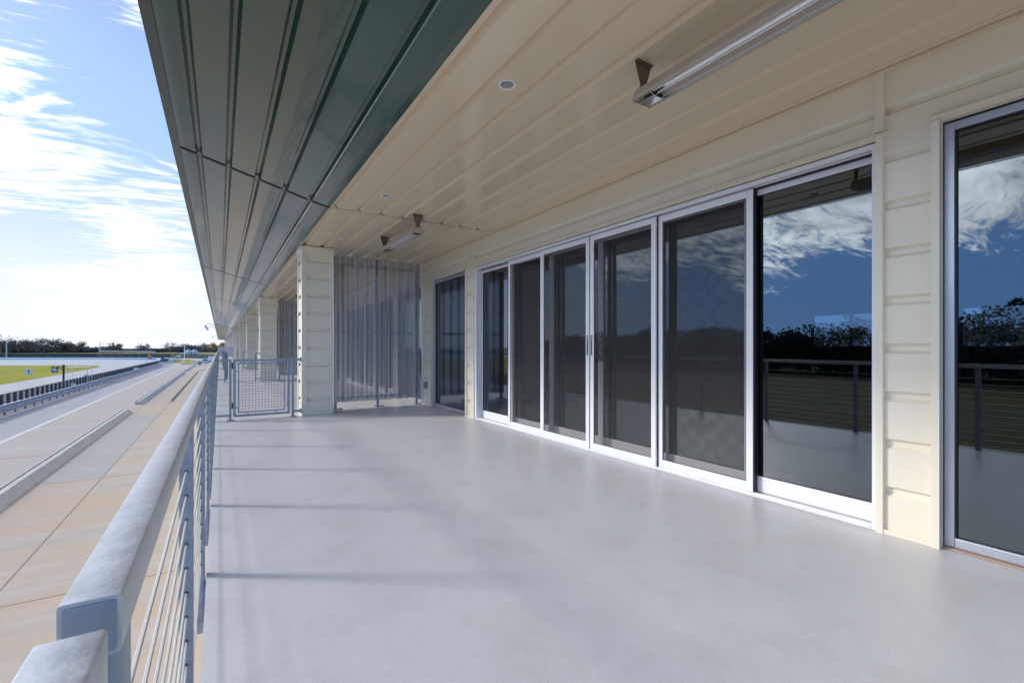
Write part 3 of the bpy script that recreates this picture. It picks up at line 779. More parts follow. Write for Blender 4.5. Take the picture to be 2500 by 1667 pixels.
# --- perforated privacy screens
def screen(y, lab, proto=None):
    if proto:
        s_ = copy_tree(proto); s_.location.y += y - 10.2; s_['label'] = lab; return s_
    e = empty('privacy_screen', (2.9, 10.2, 0), lab, 'privacy screen', 'perforated metal screens between the terraces')
    for x in (2.045, 2.930, 3.822):
        b = MB(); b.prism(rrect(x - .03, x + .03, 10.16, 10.215, .008, 2), lambda p, t: (p[0], p[1], t), .012, 3.2 if x < 3 else 3.05)
        p = b.build('post', M['galv'], e, smooth=True)
        f = MB(); f.box(x - .06, x + .13, 10.11, 10.26, 0, .012)
        for bx, by in ((x - .04, 10.13), (x + .11, 10.13), (x - .04, 10.24), (x + .11, 10.24)): f.lathe([(0, .03), (.009, .03), (.009, .0)], (bx, by, .012), 8)
        f.build('base_plate', M['galv'], p)
    for z in (.21, 1.60, 3.02):
        b = MB(); b.box(2.075, 3.792, 10.175, 10.205, z, z + .05); b.build('rail', M['galv'], e)
    # corrugated sheets, in two widths
    for x0, x1 in ((2.018, 2.935), (2.925, 3.868)):
        b = MB(); pr = []; x = x0; P = .198
        while x < x1:
            for dx, d in ((0, 0), (.052, 0), (.095, .080), (.148, .080), (.190, 0)):
                if x + dx < x1: pr.append((x + dx, 10.085 + d))
            x += P
        pr.append((x1, 10.085 if x0 < 2.1 else 10.09))
        off = 0 if x0 < 2.1 else .003
        b.prism([(a, c + off) for a, c in pr], lambda p, t: (p[0], p[1], t), .155, 3.222, closed=False)
        b.build('perforated_panel', M['perf'], e)
    return e
s0 = screen(10.2, 'corrugated perforated screen between the nearest column and the wall')
screen(10.2 + BAY, 'second corrugated screen, seen behind the nearest column and gate', s0)
screen(10.2 + 2 * BAY, 'third corrugated screen, mostly hidden behind the second column', s0)

# --- heaters
def heater(y1, lab, proto=None):
    if proto:
        h_ = copy_tree(proto); h_.location.y += y1 - 8.10; h_['label'] = lab; return h_
    Y0, Y1 = 6.44, 8.10; xc = 2.45
    e = empty('patio_heater', (xc, Y0, 3.24), lab, 'heater', 'infrared heaters hung under the ceiling')
    b = MB()
    out = [(xc - .088, 2.965), (xc - .085, 2.985), (xc - .048, 3.055), (xc + .048, 3.055), (xc + .085, 2.985), (xc + .088, 2.965)]
    inn = [(xc + .084, 2.965), (xc + .081, 2.983), (xc + .044, 3.045), (xc - .044, 3.045), (xc - .081, 2.983), (xc - .084, 2.965)]
    b.prism(out + inn, fxz, Y0, Y1)
    for y in (Y0, Y1 - .004): b.prism(out, fxz, y, y + .004)
    b.build('housing', M['heater_body'], e)
    b = MB()
    par = []
    for i in range(13):
        a = math.pi * i / 12; par.append((xc - .079 * math.cos(a), 2.972 + .066 * math.sin(a) ** .8))
    b.prism(par, fxz, Y0 + .13, Y1 - .13, closed=False)
    for ya, yb_ in ((Y0 + .006, Y0 + .12), (Y1 - .12, Y1 - .006)):
        b.prism([(xc - .076, 2.975), (xc - .042, 3.036), (xc + .042, 3.036), (xc + .076, 2.975)], fxz, ya, yb_, closed=False)
    b.build('reflector', M['mirror'], e, smooth=True)
    for yy, ya in ((Y0 + .122, Y0 + .05), (Y1 - .128, Y1 - .12)):
        b = MB(); b.prism([(xc - .076, 2.974), (xc - .04, 3.036), (xc + .04, 3.036), (xc + .076, 2.974)], fxz, yy, yy + .006)
        b.box(xc - .03, xc - .005, ya, ya + .07, 2.985, 3.01); b.build('lamp_socket', M['black'], e)
    for dx in (-.024, .024):
        b = MB(); b.tube([(xc + dx, Y0 + .10, 3.0), (xc + dx, Y1 - .10, 3.0)], .0075, 10); b.build('heating_tube', M['white_metal'], e, smooth=True)
    b = MB()
    for i in range(7):
        y = Y0 + .15 + i * (Y1 - Y0 - .3) / 6
        b.tube([(xc - .080, y, 2.972), (xc - .045, y, 2.952), (xc + .045, y, 2.952), (xc + .080, y, 2.972)], .0016, 5, caps=False)
    for x in (-.072, -.03, .03, .072): b.tube([(xc + x, Y0 + .01, 2.956 if abs(x) < .05 else 2.966), (xc + x, Y1 - .01, 2.956 if abs(x) < .05 else 2.966)], .0013, 5, caps=False)
    b.build('wire_guard', M['steel'], e)
    for y in (Y0 + .02, Y1 - .02):
        b = MB()
        b.prism([(xc - .08, 3.239), (xc + .08, 3.239), (xc + .026, 3.085), (xc - .026, 3.085)], lambda p, t: (p[0], t, p[1]), y - .0015, y + .0015)
        b.prism([(xc - .026, 3.085), (xc + .026, 3.085), (xc + .045, 3.05), (xc - .045, 3.05)], lambda p, t: (p[0], t, p[1]), y - .002, y + .002)
        b.box(xc - .08, xc + .08, y - .025, y + .001, 3.2345, 3.2395)
        b.build('bracket', M['bronze'], e)
    b = MB(); b.tube([(xc, Y1 - .06, 3.19), (xc, Y1 - .35, 3.10), (xc, Y1 - .5, 3.06)], .012, 8); b.box(xc - .02, xc + .02, Y1 - .14, Y1 - .05, 3.057, 3.10); b.build('conduit', M['bronze'], e)
    return e
h0 = heater(8.10, 'farther wall-side heater hung near the perforated screen')
h1 = heater(2.22, 'large near heater crossing the top edge of the view', h0)
for ch in list(h1.children):
    if ch.name.startswith('conduit'): bpy.data.objects.remove(ch)
heater(8.10 + BAY, 'tiny heater glimpsed past the nearest column in the next bay', h0)
heater(2.22 + BAY, 'heater in the next bay behind the perforated screen', h0)

# --- downlights
def light_(y, lab, proto=None):
    if proto:
        d = copy_tree(proto); d.location.y = y; d['label'] = lab; return d
    e = empty('downlight', (1.794, y, 3.24), lab, 'ceiling light', 'recessed round ceiling lights')
    b = MB(); b.lathe([(.049, .012), (.049, -.003), (.053, -.007), (.066, -.006), (.068, -.001)], (1.794, y, 3.24), 36); b.build('trim_ring', M['white'], e, smooth=True)
    b = MB(); b.lathe([(.0492, -.002), (.046, .035), (.040, .05), (0, .051)], (1.794, y, 3.24), 36); b.build('reflector_cone', M['lampgrey'], e, smooth=True)
    return e
d0 = light_(2.91, 'nearest and largest round ceiling light')
for y, l_ in ((5.86, 'middle round ceiling light, before the ceiling joint'), (8.67, 'farthest round ceiling light, close to the column top'), (-.05, 'round ceiling light above the camera'),
             (2.91 + BAY, 'first round ceiling light in the next bay'), (5.86 + BAY, 'second round ceiling light in the next bay')):
    if y > 0: light_(y, l_, d0)
# --- outlet box
e = empty('outlet_box', (3.95, 9.88, .38), 'grey weatherproof outlet box low on the cream wall by the window', 'outlet')
b = MB(); b.box(3.90, 3.949, 9.83, 9.94, .38, .52); b.build('cover', M['plasticgrey'], e, bevel=.012, seg=3)
b = MB(); b.box(3.93, 3.9495, 9.815, 9.955, .37, .53); b.build('back_box', M['plasticgrey'], e, bevel=.004)
# --- wind screen at the end of the terrace
e = empty('glass_windscreen', (.45, 56.2, 0), 'pale translucent wind panel closing the far end of the terrace', 'wind panel')
b = MB(); b.box(-.17, 1.10, 56.2, 56.23, .35, 1.36); b.build('panel', M['galv_light'], e)
b = MB(); b.box(-.19, -.15, 56.18, 56.22, 0, 1.38); b.box(1.08, 1.12, 56.18, 56.22, 0, 1.38); b.build('frame', M['galv'], e)
# --- floodlights on the roof edge
for i, (y, l_) in enumerate(((62, 'nearest small floodlight on an arm off the roof edge'), (70, 'second small floodlight on an arm off the roof edge'), (125, 'farthest tiny floodlight off the roof edge'))):
    e = empty('floodlight', (-.5, y, 3.7), l_, 'floodlight', 'floodlights hung off the canopy edge')
    b = MB(); b.tube([(-.48, y, 3.8), (-1.0, y, 3.95), (-1.35, y, 3.8)], .03, 6); b.build('arm', M['galv'], e)
    b = MB(); b.lathe([(0, .12), (.09, .1), (.16, -.1), (.17, -.18), (0, -.18)], (-1.35, y, 3.66), 12); b.build('lamp_head', M['lampgrey'], e, smooth=True)
# ================================================================== BEYOND THE TERRACE
# --- slatted barrier along the track
e = empty('barrier_fence', (-17.8, 20, G), 'long dark slatted barrier fence between the track and the gravel strip', 'fence')
b = MB()
for z in (.10, .28, .46, .64, .82): b.box(-17.82, -17.78, 20, 236, G + z, G + z + .115)
b.box(-17.83, -17.77, 20, 236, G + .97, G + 1.03)
b.build('slats', M['slat'], e)
post = None; y = 57.5
rest = MB()
n = 0; y = 55.0
while y < 236:
    bb = rest
    if n < 95: bb = MB()
    bb.prism([(-17.90, y), (-17.70, y), (-17.70, y + .42), (-17.90, y + .42)], lambda p, t: (p[0], p[1], t), G, G + 1.0)
    if n < 95: bb.build('post', M['slat'], e)
    n += 1; y += 1.75
for q in range(20, 55, 2): rest.box(-17.9, -17.7, q, q + .42, G, G + 1.0)
tag(rest.build('far_posts', M['slat'], e), kind='stuff')

def guardrail(y0, y1, lab):
    e = empty('guardrail', (-14.9, y0, G), lab, 'guardrail', 'zinc guardrails beside the pit lane')
    wp = []
    for i in range(9): wp.append((-14.86 + .04 * math.cos(math.pi * i / 2), .02 + .038 * i))
    for z0, nm in ((.28, 'lower_beam'), (.60, 'upper_beam')):
        b = MB()
        pr = [(-14.80 - (.06 if i % 2 else 0), G + z0 + .035 * i) for i in range(8)]
        b.prism(pr, fxz, y0, y1, closed=False); b.box(-14.90, -14.885, y0, y1, G + z0, G + z0 + .25)
        b.build(nm, M['wbeam'], e)
    b = MB(); b.box(-14.92, -14.78, y0, y1, G + .86, G + .885); b.build('cap_strip', M['wbeam'], e)
    y = y0 + .3
    while y < y1:
        b = MB(); b.box(-14.99, -14.905, y, y + .12, G, G + .84); b.build('post', M['slat'], e); y += 2.4
    return e
guardrail(30, 176, 'long two-beam zinc guardrail between the gravel strip and the pit lane')
guardrail(184, 230, 'short far guardrail past the opening, towards the blue cover')

# --- boards and small signs
def text_mesh(body, size, ext, name, m, parent, loc, rot):
    cu = bpy.data.curves.new(name, 'FONT'); cu.body = body; cu.size = size; cu.extrude = ext; cu.align_x = 'CENTER'; cu.align_y = 'CENTER'
    cu.materials.append(m)
    tmp = bpy.data.objects.new(name, cu); C.objects.link(tmp)
    me = bpy.data.meshes.new_from_object(tmp.evaluated_get(bpy.context.evaluated_depsgraph_get()))
    bpy.data.objects.remove(tmp); o = bpy.data.objects.new(name, me); C.objects.link(o); o.parent = parent
    o.location = Vector(loc) - org(parent); o.rotation_euler = rot; return o
e = empty('marker_board', (-32.4, 130, G), 'white square board reading 1 standing on the infield grass', 'sign')
b = MB(); b.box(-32.98, -31.82, 130, 130.05, G + .12, G + 1.22); b.build('board', M['white'], e)
b = MB(); b.box(-32.9, -32.84, 130.06, 130.12, G, G + 1.2); b.box(-31.96, -31.9, 130.06, 130.12, G, G + 1.2); b.build('legs', M['pole_grey'], e)
b = MB(); b.box(-32.40, -32.26, 129.98, 129.995, G + .32, G + 1.02); b.prism([(-32.40, G + 1.02), (-32.56, G + .86), (-32.56, G + .80), (-32.40, G + .88)], lambda p, t: (p[0], t, p[1]), 129.98, 129.995)
b.box(-32.50, -32.16, 129.98, 129.994, G + .28, G + .33); b.build('numeral', M['signblack'], e)

e = empty('gantry_sign', (-19.6, 95, G), 'black post with a hanging black board carrying a pale slanted emblem', 'sign')
y = 95.0
def X_(px): return y * math.tan(R(32.26) + math.atan((px - 1250) / 1130))
xp = X_(155.3); xl = X_(126); xr = X_(142)
b = MB(); b.box(xp - .11, xp + .11, y - .1, y + .1, G, -1.30); b.box(xp - .17, xp + .17, y - .14, y + .14, -1.75, -1.62); b.build('post', M['pole_dark'], e)
b = MB(); b.box(xl - .1, xp, y - .04, y + .04, -1.60, -1.53); b.prism([(xp, -2.15), (xp, -2.03), (xp - .62, -1.60), (xp - .74, -1.60)], lambda p, t: (p[0], t, p[1]), y - .04, y + .04)
for x in (xl + .1, xr - .1): b.box(x - .02, x + .02, y - .02, y + .02, -1.68, -1.5)
b.build('arm', M['pole_dark'], e)
b = MB(); b.box(xl, xr, y - .05, y + .05, -2.46, -1.68)
bo = b.build('board', M['signblack'], e)
b = MB(); wv_ = xr - xl
def stroke(u0, v0, u1, v1, tk):
    xa, xb = xl + u0 * wv_, xl + u1 * wv_; za, zb = -2.46 + v0 * .78, -2.46 + v1 * .78
    b.prism([(xa - tk, za), (xa + tk, za), (xb + tk, zb), (xb - tk, zb)], lambda p, t: (p[0], t, p[1]), y - .062, y - .052)
stroke(.16, .42, .28, .82, .075); stroke(.26, .42, .34, .66, .06); stroke(.40, .16, .60, .84, .085)
stroke(.56, .16, .66, .50, .06); stroke(.68, .16, .82, .58, .075); stroke(.48, .18, .62, .30, .07)
b.build('emblem', M['logo'], bo)

e = empty('speed_board', (-15.9, 84, G), 'white board reading 20 in front of the dark barrier fence', 'sign')
y = 80.0; xa, xb = X_(173), X_(184)
b = MB(); b.box(xa, xb, y, y + .05, -4.1, -3.28); b.build('board', M['white'], e)
b = MB(); b.box(xa + .1, xa + .16, y + .06, y + .12, G, -3.4); b.box(xb - .16, xb - .1, y + .06, y + .12, G, -3.4); b.build('legs', M['pole_grey'], e)
text_mesh('20', .50, .01, 'numerals', M['signblack'], e, ((xa + xb) / 2, y - .02, -3.86), (R(90), 0, 0))
for i, zz in enumerate((-3.40, -3.50, -3.59)):
    b = MB(); b.box(xa + .12, xb - .12, y - .014, y - .004, zz - .02, zz + .015); b.build('small_lines', M['plasticgrey'], e)

# white wheeled inspection gantry
e = empty('white_trolley', (-19.0, 99, G), 'white tubular trolley with an overhead frame beside the barrier fence', 'trolley')
y = 98.0; tp = -1.86
xs = [X_(164), X_(170), X_(213.5), X_(218.5)]
b = MB()
for i, x in enumerate(xs): b.tube([(x, y + (1.6 if i % 2 else 0), G), (x, y + (1.6 if i % 2 else 0), tp)], .045, 6)
b.build('frame_posts', M['white'], e)
b = MB(); b.box(xs[0] - .25, xs[3] + .1, y - .1, y + 1.7, tp, tp + .09); b.build('top_bar', M['white'], e)
b = MB()
x0, x1 = X_(172), X_(185)
for (a, c) in (((x0, -3.02), (x1, -2.95)), ((x1, -2.95), (x1 + .15, -3.7)), ((x0, -3.02), (x0, -4.1)), ((x0 - .4, -3.75), (x1, -3.9))): b.tube([(a[0], y, a[1]), (c[0], y, c[1])], .03, 6)
b.build('side_rails', M['white'], e)
b = MB(); x0, x1 = X_(172), X_(209)
b.tube([(x0, y - .4, -4.02), (x1, y - .4, -3.95)], .10, 8); b.build('tow_bar', M['white'], e)
for px in (188, 209):
    x = X_(px); b = MB(); b.tube([(x, y - .4, -4.15), (x, y - .4, -3.45)], .10, 8); b.build('jack', M['white'], e)
b = MB(); x0, x1 = X_(204), X_(216); b.box(x0, x1, y + .2, y + .3, -3.35, -3.0); b.box(x0, x1, y + .2, y + .3, -4.2, -4.1)
for i in range(5): b.box(x0 + i * (x1 - x0) / 4 - .02, x0 + i * (x1 - x0) / 4 + .02, y + .2, y + .26, -4.2, -3.0)
b.build('ladder_cage', M['white'], e)
b = MB()
for px in (190, 208): b.tube([(X_(px), y - .6, -4.2 + .28), (X_(px) + .02, y - .35, -4.2 + .28)], .3, 14)
b.build('wheel', M['white'], e)

for px, yy, z0, z1, l_ in ((332.5, 130, -3.75, -3.15, 'small blank white board fixed to the middle of the barrier fence'), (395, 178, -3.95, -3.2, 'small blank white board at the far opening in the guardrail')):
    y = yy; x = X_(px)
    e = empty('small_board', (x, y, G), l_, 'sign'); b = MB(); b.box(x - .42, x + .42, y, y + .04, z0, z1); b.build('board', M['white'], e)
    b = MB(); b.box(x - .03, x + .03, y + .05, y + .1, G, z1); b.build('stake', M['pole_grey'], e)
y = 176.0
for px, l_ in ((388.5, 'thin white marker post at the guardrail opening'), (358, 'thin dark marker post behind the barrier fence')):
    x = X_(px); e = empty('marker_post', (x, y, G), l_, 'post'); b = MB(); b.tube([(x, y, G), (x, y, -3.0)], .05, 6); b.build('shaft', M['white'] if px > 370 else M['pole_dark'], e)
    b = MB(); b.box(x - .12, x + .12, y - .02, y + .02, -3.1, -2.95); b.build('tag_plate', M['white'] if px > 370 else M['pole_dark'], e)

# blue cover, cones, barrier blocks
e = empty('blue_cover', (-17, 240, G), 'bright blue covered tyre stack at the far end of the barrier fence', 'tyre barrier')
y = 238.0; x0, x1 = X_(392.5), X_(405)
b = MB(); b.prism([(x0, G), (x0 - .1, G + 1.2), (x1 - .6, G + 1.35), (x1 + .1, G + .9), (x1 + .3, G)], fxz, y, y + 4)
b.build('cover', M['truck_blue'], e)
b = MB(); b.box(x0, x1, y - .3, y, G, G + .25); b.build('foot', M['slat'], e)
y = 290.0
e = empty('orange_barrel', (X_(366), y, G), 'orange marker barrel on the pale blue runoff', 'barrel'); b = MB(); b.lathe([(0, 0), (.75, 0), (.6, 1.3), (.35, 1.8), (0, 1.85)], (X_(366), y, G), 10); b.build('barrel_body', M['orange'], e)
b = MB(); b.lathe([(.9, .0), (.9, .2), (0, .2)], (X_(366), y, G), 10); b.build('base_ring', M['tyre'], e)
e = empty('white_block', (X_(371), y, G), 'low white block beside the orange barrel', 'barrier'); b = MB(); b.prism([(X_(369.5), G), (X_(372), G), (X_(371.6), G + .9), (X_(370), G + .9)], lambda p, t: (p[0], t, p[1]), y, y + 1); b.build('block', M['white'], e)
for i, (p0, p1, yy, h_, l_) in enumerate(((441, 446, 181, 1.35, 'left tall white barrier block at the end of the pit road'), (446.6, 451.5, 181, 1.3, 'right tall white barrier block at the foot of the white pole'),
        (465, 470.5, 184, .85, 'left low white barrier block on the grass edge'), (471, 476.5, 184, .85, 'right low white barrier block nearest the ambulance'))):
    y = float(yy); x0, x1 = X_(p0), X_(p1)
    e = empty('barrier_block', ((x0 + x1) / 2, y, G), l_, 'barrier', 'white water barriers at the end of the pit road')
    b = MB(); b.prism([(x0, G), (x1, G), (x1, G + .2 * h_), (x1 - .12, G + .4 * h_), (x1 - .15, G + h_), (x0 + .15, G + h_), (x0 + .12, G + .4 * h_), (x0, G + .2 * h_)], lambda p, t: (p[0], t, p[1]), y, y + .7)
    b.build('block', M['white'], e)
    b = MB(); b.box(x0 + .25, x1 - .25, y - .02, y, G + .45 * h_, G + .6 * h_); b.build('fork_slot', M['plasticgrey'], e)
e = empty('pallet_row', (-14, 240, G), 'row of low slatted racks beyond the barrier fence end', 'rack')
y = 240.0
b = MB()
for px in range(415, 440, 3):
    x = X_(px); b.box(x - .25, x - .1, y, y + .3, G, G + .9)
b.build('rack_legs', M['slat'], e)
b = MB(); b.box(X_(414), X_(440), y, y + .3, G + .85, G + 1.0); b.box(X_(414), X_(440), y, y + .3, G + .35, G + .45); b.build('rack_bars', M['haybale'], e)
y = 300.0
e = empty('white_car', (X_(438), y, G), 'tiny white car parked before the dark windscreen fence', 'car')
x = X_(438); b = MB(); b.prism([(x - 1.9, G + .3), (x + 1.9, G + .3), (x + 1.9, G + .9), (x + 1.0, G + 1.0), (x + .6, G + 1.5), (x - .9, G + 1.5), (x - 1.4, G + 1.0), (x - 1.9, G + .8)], lambda p, t: (p[0], t, p[1]), y, y + 1.7); b.build('body', M['white'], e)
for dx in (-1.2, 1.2):
    b = MB(); b.tube([(x + dx, y - .03, G + .33), (x + dx, y + .2, G + .33)], .33, 12); b.build('wheel', M['tyre'], e)

# --- ambulance truck
y = 176.0
e = empty('ambulance_truck', (-3.9, y, G), 'white and blue ambulance truck parked by the drain channel, facing left', 'truck')
f2 = lambda p, t: (p[0], t, p[1])
b = MB()
b.prism([(-6.15, G + .42), (-6.25, G + .75), (-6.2, G + 1.18), (-5.9, G + 1.30), (-4.85, G + 1.42), (-4.35, G + 1.93), (-4.1, G + 2.0), (-3.25, G + 2.0), (-3.2, G + .42)], f2, y, y + 2.0)
b.build('cab', M['white'], e, bevel=.06)
b = MB(); b.box(-3.18, .7, y - .05, y + 2.1, G + .55, G + 2.62); b.build('rear_box', M['white'], e, bevel=.05)
b = MB(); b.prism([(-4.72, G + 1.42), (-4.30, G + 1.86), (-3.95, G + 1.86), (-3.95, G + 1.42)], f2, y - .01, y + .0); b.prism([(-3.88, G + 1.42), (-3.88, G + 1.86), (-3.4, G + 1.86), (-3.4, G + 1.42)], f2, y - .01, y + .0)
b.build('side_window', M['dglass'], e)
b = MB(); b.prism([(-4.83, G + 1.44), (-4.38, G + 1.92), (-4.36, G + 1.92), (-4.81, G + 1.44)], f2, y + .15, y + 1.85); b.build('windscreen', M['dglass'], e)
b = MB(); b.box(-5.95, -3.2, y - .015, y - .002, G + 1.18, G + 1.34); b.box(-6.1, -3.2, y - .015, y - .002, G + .62, G + .86); b.box(-3.17, .7, y - .07, y - .052, G + .7, G + .95)
b.prism([(-3.17, G + 1.18), (-2.75, G + 1.18), (-1.5, G + 2.1), (-1.1, G + 2.1), (-1.1, G + 1.9), (-1.35, G + 1.9), (-2.45, G + 1.02), (-3.17, G + 1.02)], f2, y - .07, y - .052)
b.build('blue_stripe', M['truck_blue'], e)
for x in (-5.35, -.9):
    b = MB(); b.tube([(x, y - .06, G + .40), (x, y + .22, G + .40)], .40, 20); wq = b.build('wheel', M['tyre'], e)
    b = MB(); b.tube([(x, y - .08, G + .40), (x, y - .05, G + .40)], .2, 14); b.build('rim', M['alu'], wq)
b = MB(); b.box(-6.24, -6.16, y + .1, y + .5, G + .85, G + 1.08); b.build('headlight', M['logo'], e)
b = MB(); b.box(-6.34, -6.2, y, y + 2, G + .42, G + .68); b.build('bumper', M['alu'], e)
b = MB(); b.box(-4.0, -3.4, y + .3, y + 1.7, G + 2.0, G + 2.12); b.build('roof_beacon', M['truck_blue'], e)

# --- windscreen fence, poles, grain bins, irrigation pipe
e = empty('windscreen_fence', (-60, 343, G), 'long dark green windscreen fence across the field', 'fence')
line = [(-2, 262), (-5, 275), (-23, 312), (-59, 343), (-104, 371), (-170, 398), (-240, 420)]
b = MB(); ps = []
for i in range(len(line) - 1):
    (xa, ya), (xb, yb) = line[i], line[i + 1]
    b.box(0, 0, 0, 0, 0, 0) if False else b.face([(xa, ya, G), (xb, yb, G), (xb, yb, G + 2.15), (xa, ya, G + 2.15)])
    d = math.hypot(xb - xa, yb - ya); n = int(d / 5.5)
    for k in range(n): ps.append((xa + (xb - xa) * k / n, ya + (yb - ya) * k / n))
b.build('windscreen_cloth', M['windscreen_cloth'], e)
for x, y in ps:
    b = MB(); b.box(x - .09, x + .09, y - .30, y - .22, G, G + 2.25); b.build('post', M['slat'], e)
def pole(px, y, top, m, l_, r=.15, arm=False):
    x = y * math.tan(R(32.26) + math.atan((px - 1250) / 1130))
    e = empty('utility_pole', (x, y, G), l_, 'pole')
    b = MB(); b.tube([(x, y, G), (x, y, top)], [r, r * .7], 8); b.build('shaft', m, e)
    b = MB(); b.box(x - .9, x + .9, y - .08, y + .08, top - .7, top - .5) if arm else b.box(x - .3, x + .3, y - .3, y + .3, top - .3, top); b.build('crossarm' if arm else 'head', m, e)
pole(16, 368, 4.3, M['pole_grey'], 'pale grey utility pole before the trees at the left edge', .34)
pole(244.3, 352, 4.3, M['pole_grey'], 'pale grey utility pole with a crossarm, left of the pipe', .26, True)
pole(434, 318, 2.95, M['pole_dark'], 'thin black pole left of the white pole', .2)
pole(450.5, 190, 1.9, M['white'], 'tall white pole rising behind the white barrier blocks', .13)
for px, l_ in ((460, 'left low grain bin with a conical roof'), (474.5, 'right low grain bin with a conical roof')):
    y = 480.0; x = y * math.tan(R(32.26) + math.atan((px - 1250) / 1130))
    e = empty('grain_bin', (x, y, G), l_ + ' in the field', 'grain bin', 'pair of grain bins in the far field')
    b = MB(); b.lathe([(2.9, 0), (2.9, 2.2)], (x, y, G), 20); b.build('drum', M['bin'], e, smooth=True)
    b = MB(); b.lathe([(3.0, 2.2), (.5, 3.6), (.4, 3.9), (0, 3.9)], (x, y, G), 20); b.build('roof', M['bin'], e, smooth=True)
y = 520.0
e = empty('irrigation_pipe', (-60, y, G), 'long low white irrigation pipe lying across the far field', 'pipe')
xa = y * math.tan(R(32.26) + math.atan((241 - 1250) / 1130)); xb = y * math.tan(R(32.26) + math.atan((380 - 1250) / 1130))
b = MB(); b.tube([(xa, y, G + 2.3), (xb, y, G + 1.7)], .42, 8); b.build('pipe', M['haybale'], e)
for k in range(9):
    x = xa + (xb - xa) * (k + .5) / 9; b = MB(); b.tube([(x - 1.2, y, G), (x, y, G + 2.0), (x + 1.2, y, G)], .15, 5); b.build('support', M['slat'], e)

# --- trees
def px_xy(px, y): return y * math.tan(R(32.26) + math.atan((px - 1250) / 1130))
def tree_mesh(leaf, bark, x, y, h, wd, n, leafsz, rnd, bare=0., low=.12):
    """trunk + limbs into bark, leaf clumps into leaf (separate mesh builders)"""
    z0 = G
    lean = rnd.uniform(-.05, .05) * h
    bark.tube([(x, y, z0), (x + lean * .4, y, z0 + h * .3), (x + lean, y, z0 + h * .62)], [h * .028, h * .02, h * .01], 6, caps=False)
    tips = []
    for k in range(9 + int(bare * 8)):
        a = rnd.uniform(0, 6.283); t = rnd.uniform(.18, .6)
        s0 = Vector((x + lean * t, y, z0 + h * t))
        rr = wd * rnd.uniform(.25, .5); zz = z0 + h * rnd.uniform(.45, .97) * (1 - .25 * (rr / (wd * .5)) ** 2)
        e_ = Vector((x + math.cos(a) * rr, y + math.sin(a) * rr, zz))
        mid = s0.lerp(e_, .5) + Vector((0, 0, -.04 * h))
        bark.tube([s0, mid, e_], [h * .011, h * .007, h * .003], 4, caps=False)
        tips.append(e_); tips.append(mid.lerp(e_, .5))
        if bare:
            for q in range(4):
                f_ = mid.lerp(e_, rnd.uniform(.2, 1)); g_ = f_ + Vector((rnd.uniform(-1, 1), rnd.uniform(-1, 1), rnd.uniform(0, 1.2))) * wd * .14
                bark.tube([f_, g_], [h * .003, h * .0015], 3, caps=False)
    ncl = 12 + int(n / 45)
    cl = []
    for k in range(ncl):
        if tips and rnd.random() < .6: c = rnd.choice(tips)
        else:
            a = rnd.uniform(0, 6.283); rr = wd * .5 * math.sqrt(rnd.random()); c = Vector((x + math.cos(a) * rr, y + math.sin(a) * rr, z0 + h * (low + (1 - low) * rnd.uniform(.1, .95) * (1 - .35 * (2 * rr / wd) ** 2))))
        cl.append((c, wd * rnd.uniform(.07, .15)))
    for k in range(int(n * (1 - bare))):
        c, r = rnd.choice(cl)
        g3 = Vector((rnd.gauss(0, 1), rnd.gauss(0, 1), rnd.gauss(0, 1))).normalized() * (rnd.random() ** .45) * 1.9
        g3.z *= .62; p = c + g3 * r
        if p.z > z0 + h or p.z < z0 + .2: continue
        u = Vector((rnd.gauss(0, 1), rnd.gauss(0, 1), rnd.gauss(0, 1))).normalized(); v = u.orthogonal().normalized()
        s_ = leafsz * rnd.uniform(.5, 1.2)
        leaf.face([p - u * s_, p - v * s_ * .7, p + u * s_, p + v * s_ * .7])
rnd = random.Random(11)
prof = [(0, 195), (50, 210), (110, 240), (200, 230), (270, 240), (350, 220), (420, 235), (480, 235), (565, 275), (575, 328), (598, 328), (606, 275), (620, 268), (680, 245), (780, 250), (850, 262), (900, 275), (960, 270), (1030, 282), (1060, 308), (1110, 262), (1230, 268), (1290, 305), (1400, 310), (1490, 300), (1540, 272), (1590, 305), (1700, 303), (1800, 275), (1870, 270), (1990, 272), (2060, 262), (2130, 258), (2180, 290), (2240, 272), (2330, 262), (2420, 262)]
def skyline(c):
    for i in range(len(prof) - 1):
        if prof[i][0] <= c <= prof[i + 1][0]:
            t = (c - prof[i][0]) / (prof[i + 1][0] - prof[i][0]); return prof[i][1] * (1 - t) + prof[i + 1][1] * t
    return prof[0][1] if c < 0 else prof[-1][1]
def htop(c, y):
    v = 780 + skyline(c) / 4.356
    px = c / 4.356; az = math.atan((px - 1250) / 1130); x = px_xy(px, y)
    d = y * math.cos(R(32.26)) + x * math.sin(R(32.26))
    return 1.3 + (848 - v) / 1130 * d - G
LFS = {'green': MB(), 'brown': MB(), 'rust': MB()}; TRK = MB()
c = -420.
while c < 2420:
    if 572 < c < 600: c = 604
    for lay in range(3):
        y = rnd.uniform(640, 720); cc = c + rnd.uniform(-14, 14)
        if 560 < cc < 612: cc = 548 if cc < 585 else 626
        h = htop(cc, y) * rnd.uniform(.58, .86)
        k = rnd.choices(('green', 'brown', 'rust'), (.52, .42, .06))[0]
        tree_mesh(LFS[k], TRK, px_xy(cc / 4.356, y), y, h, max(6, h * rnd.uniform(.8, 1.2)), 190, .85, rnd, low=.02)
    c += 15
tw = MB()
for k, m_ in (('green', 'leaf_green'), ('brown', 'leaf_brown'), ('rust', 'leaf_rust')):
    n0 = len(tw.v)
    tw.v += LFS[k].v; tw.f += [tuple(i + n0 for i in f) for f in LFS[k].f]; tw.m += [{'green': 0, 'brown': 1, 'rust': 2}[k]] * len(LFS[k].f)
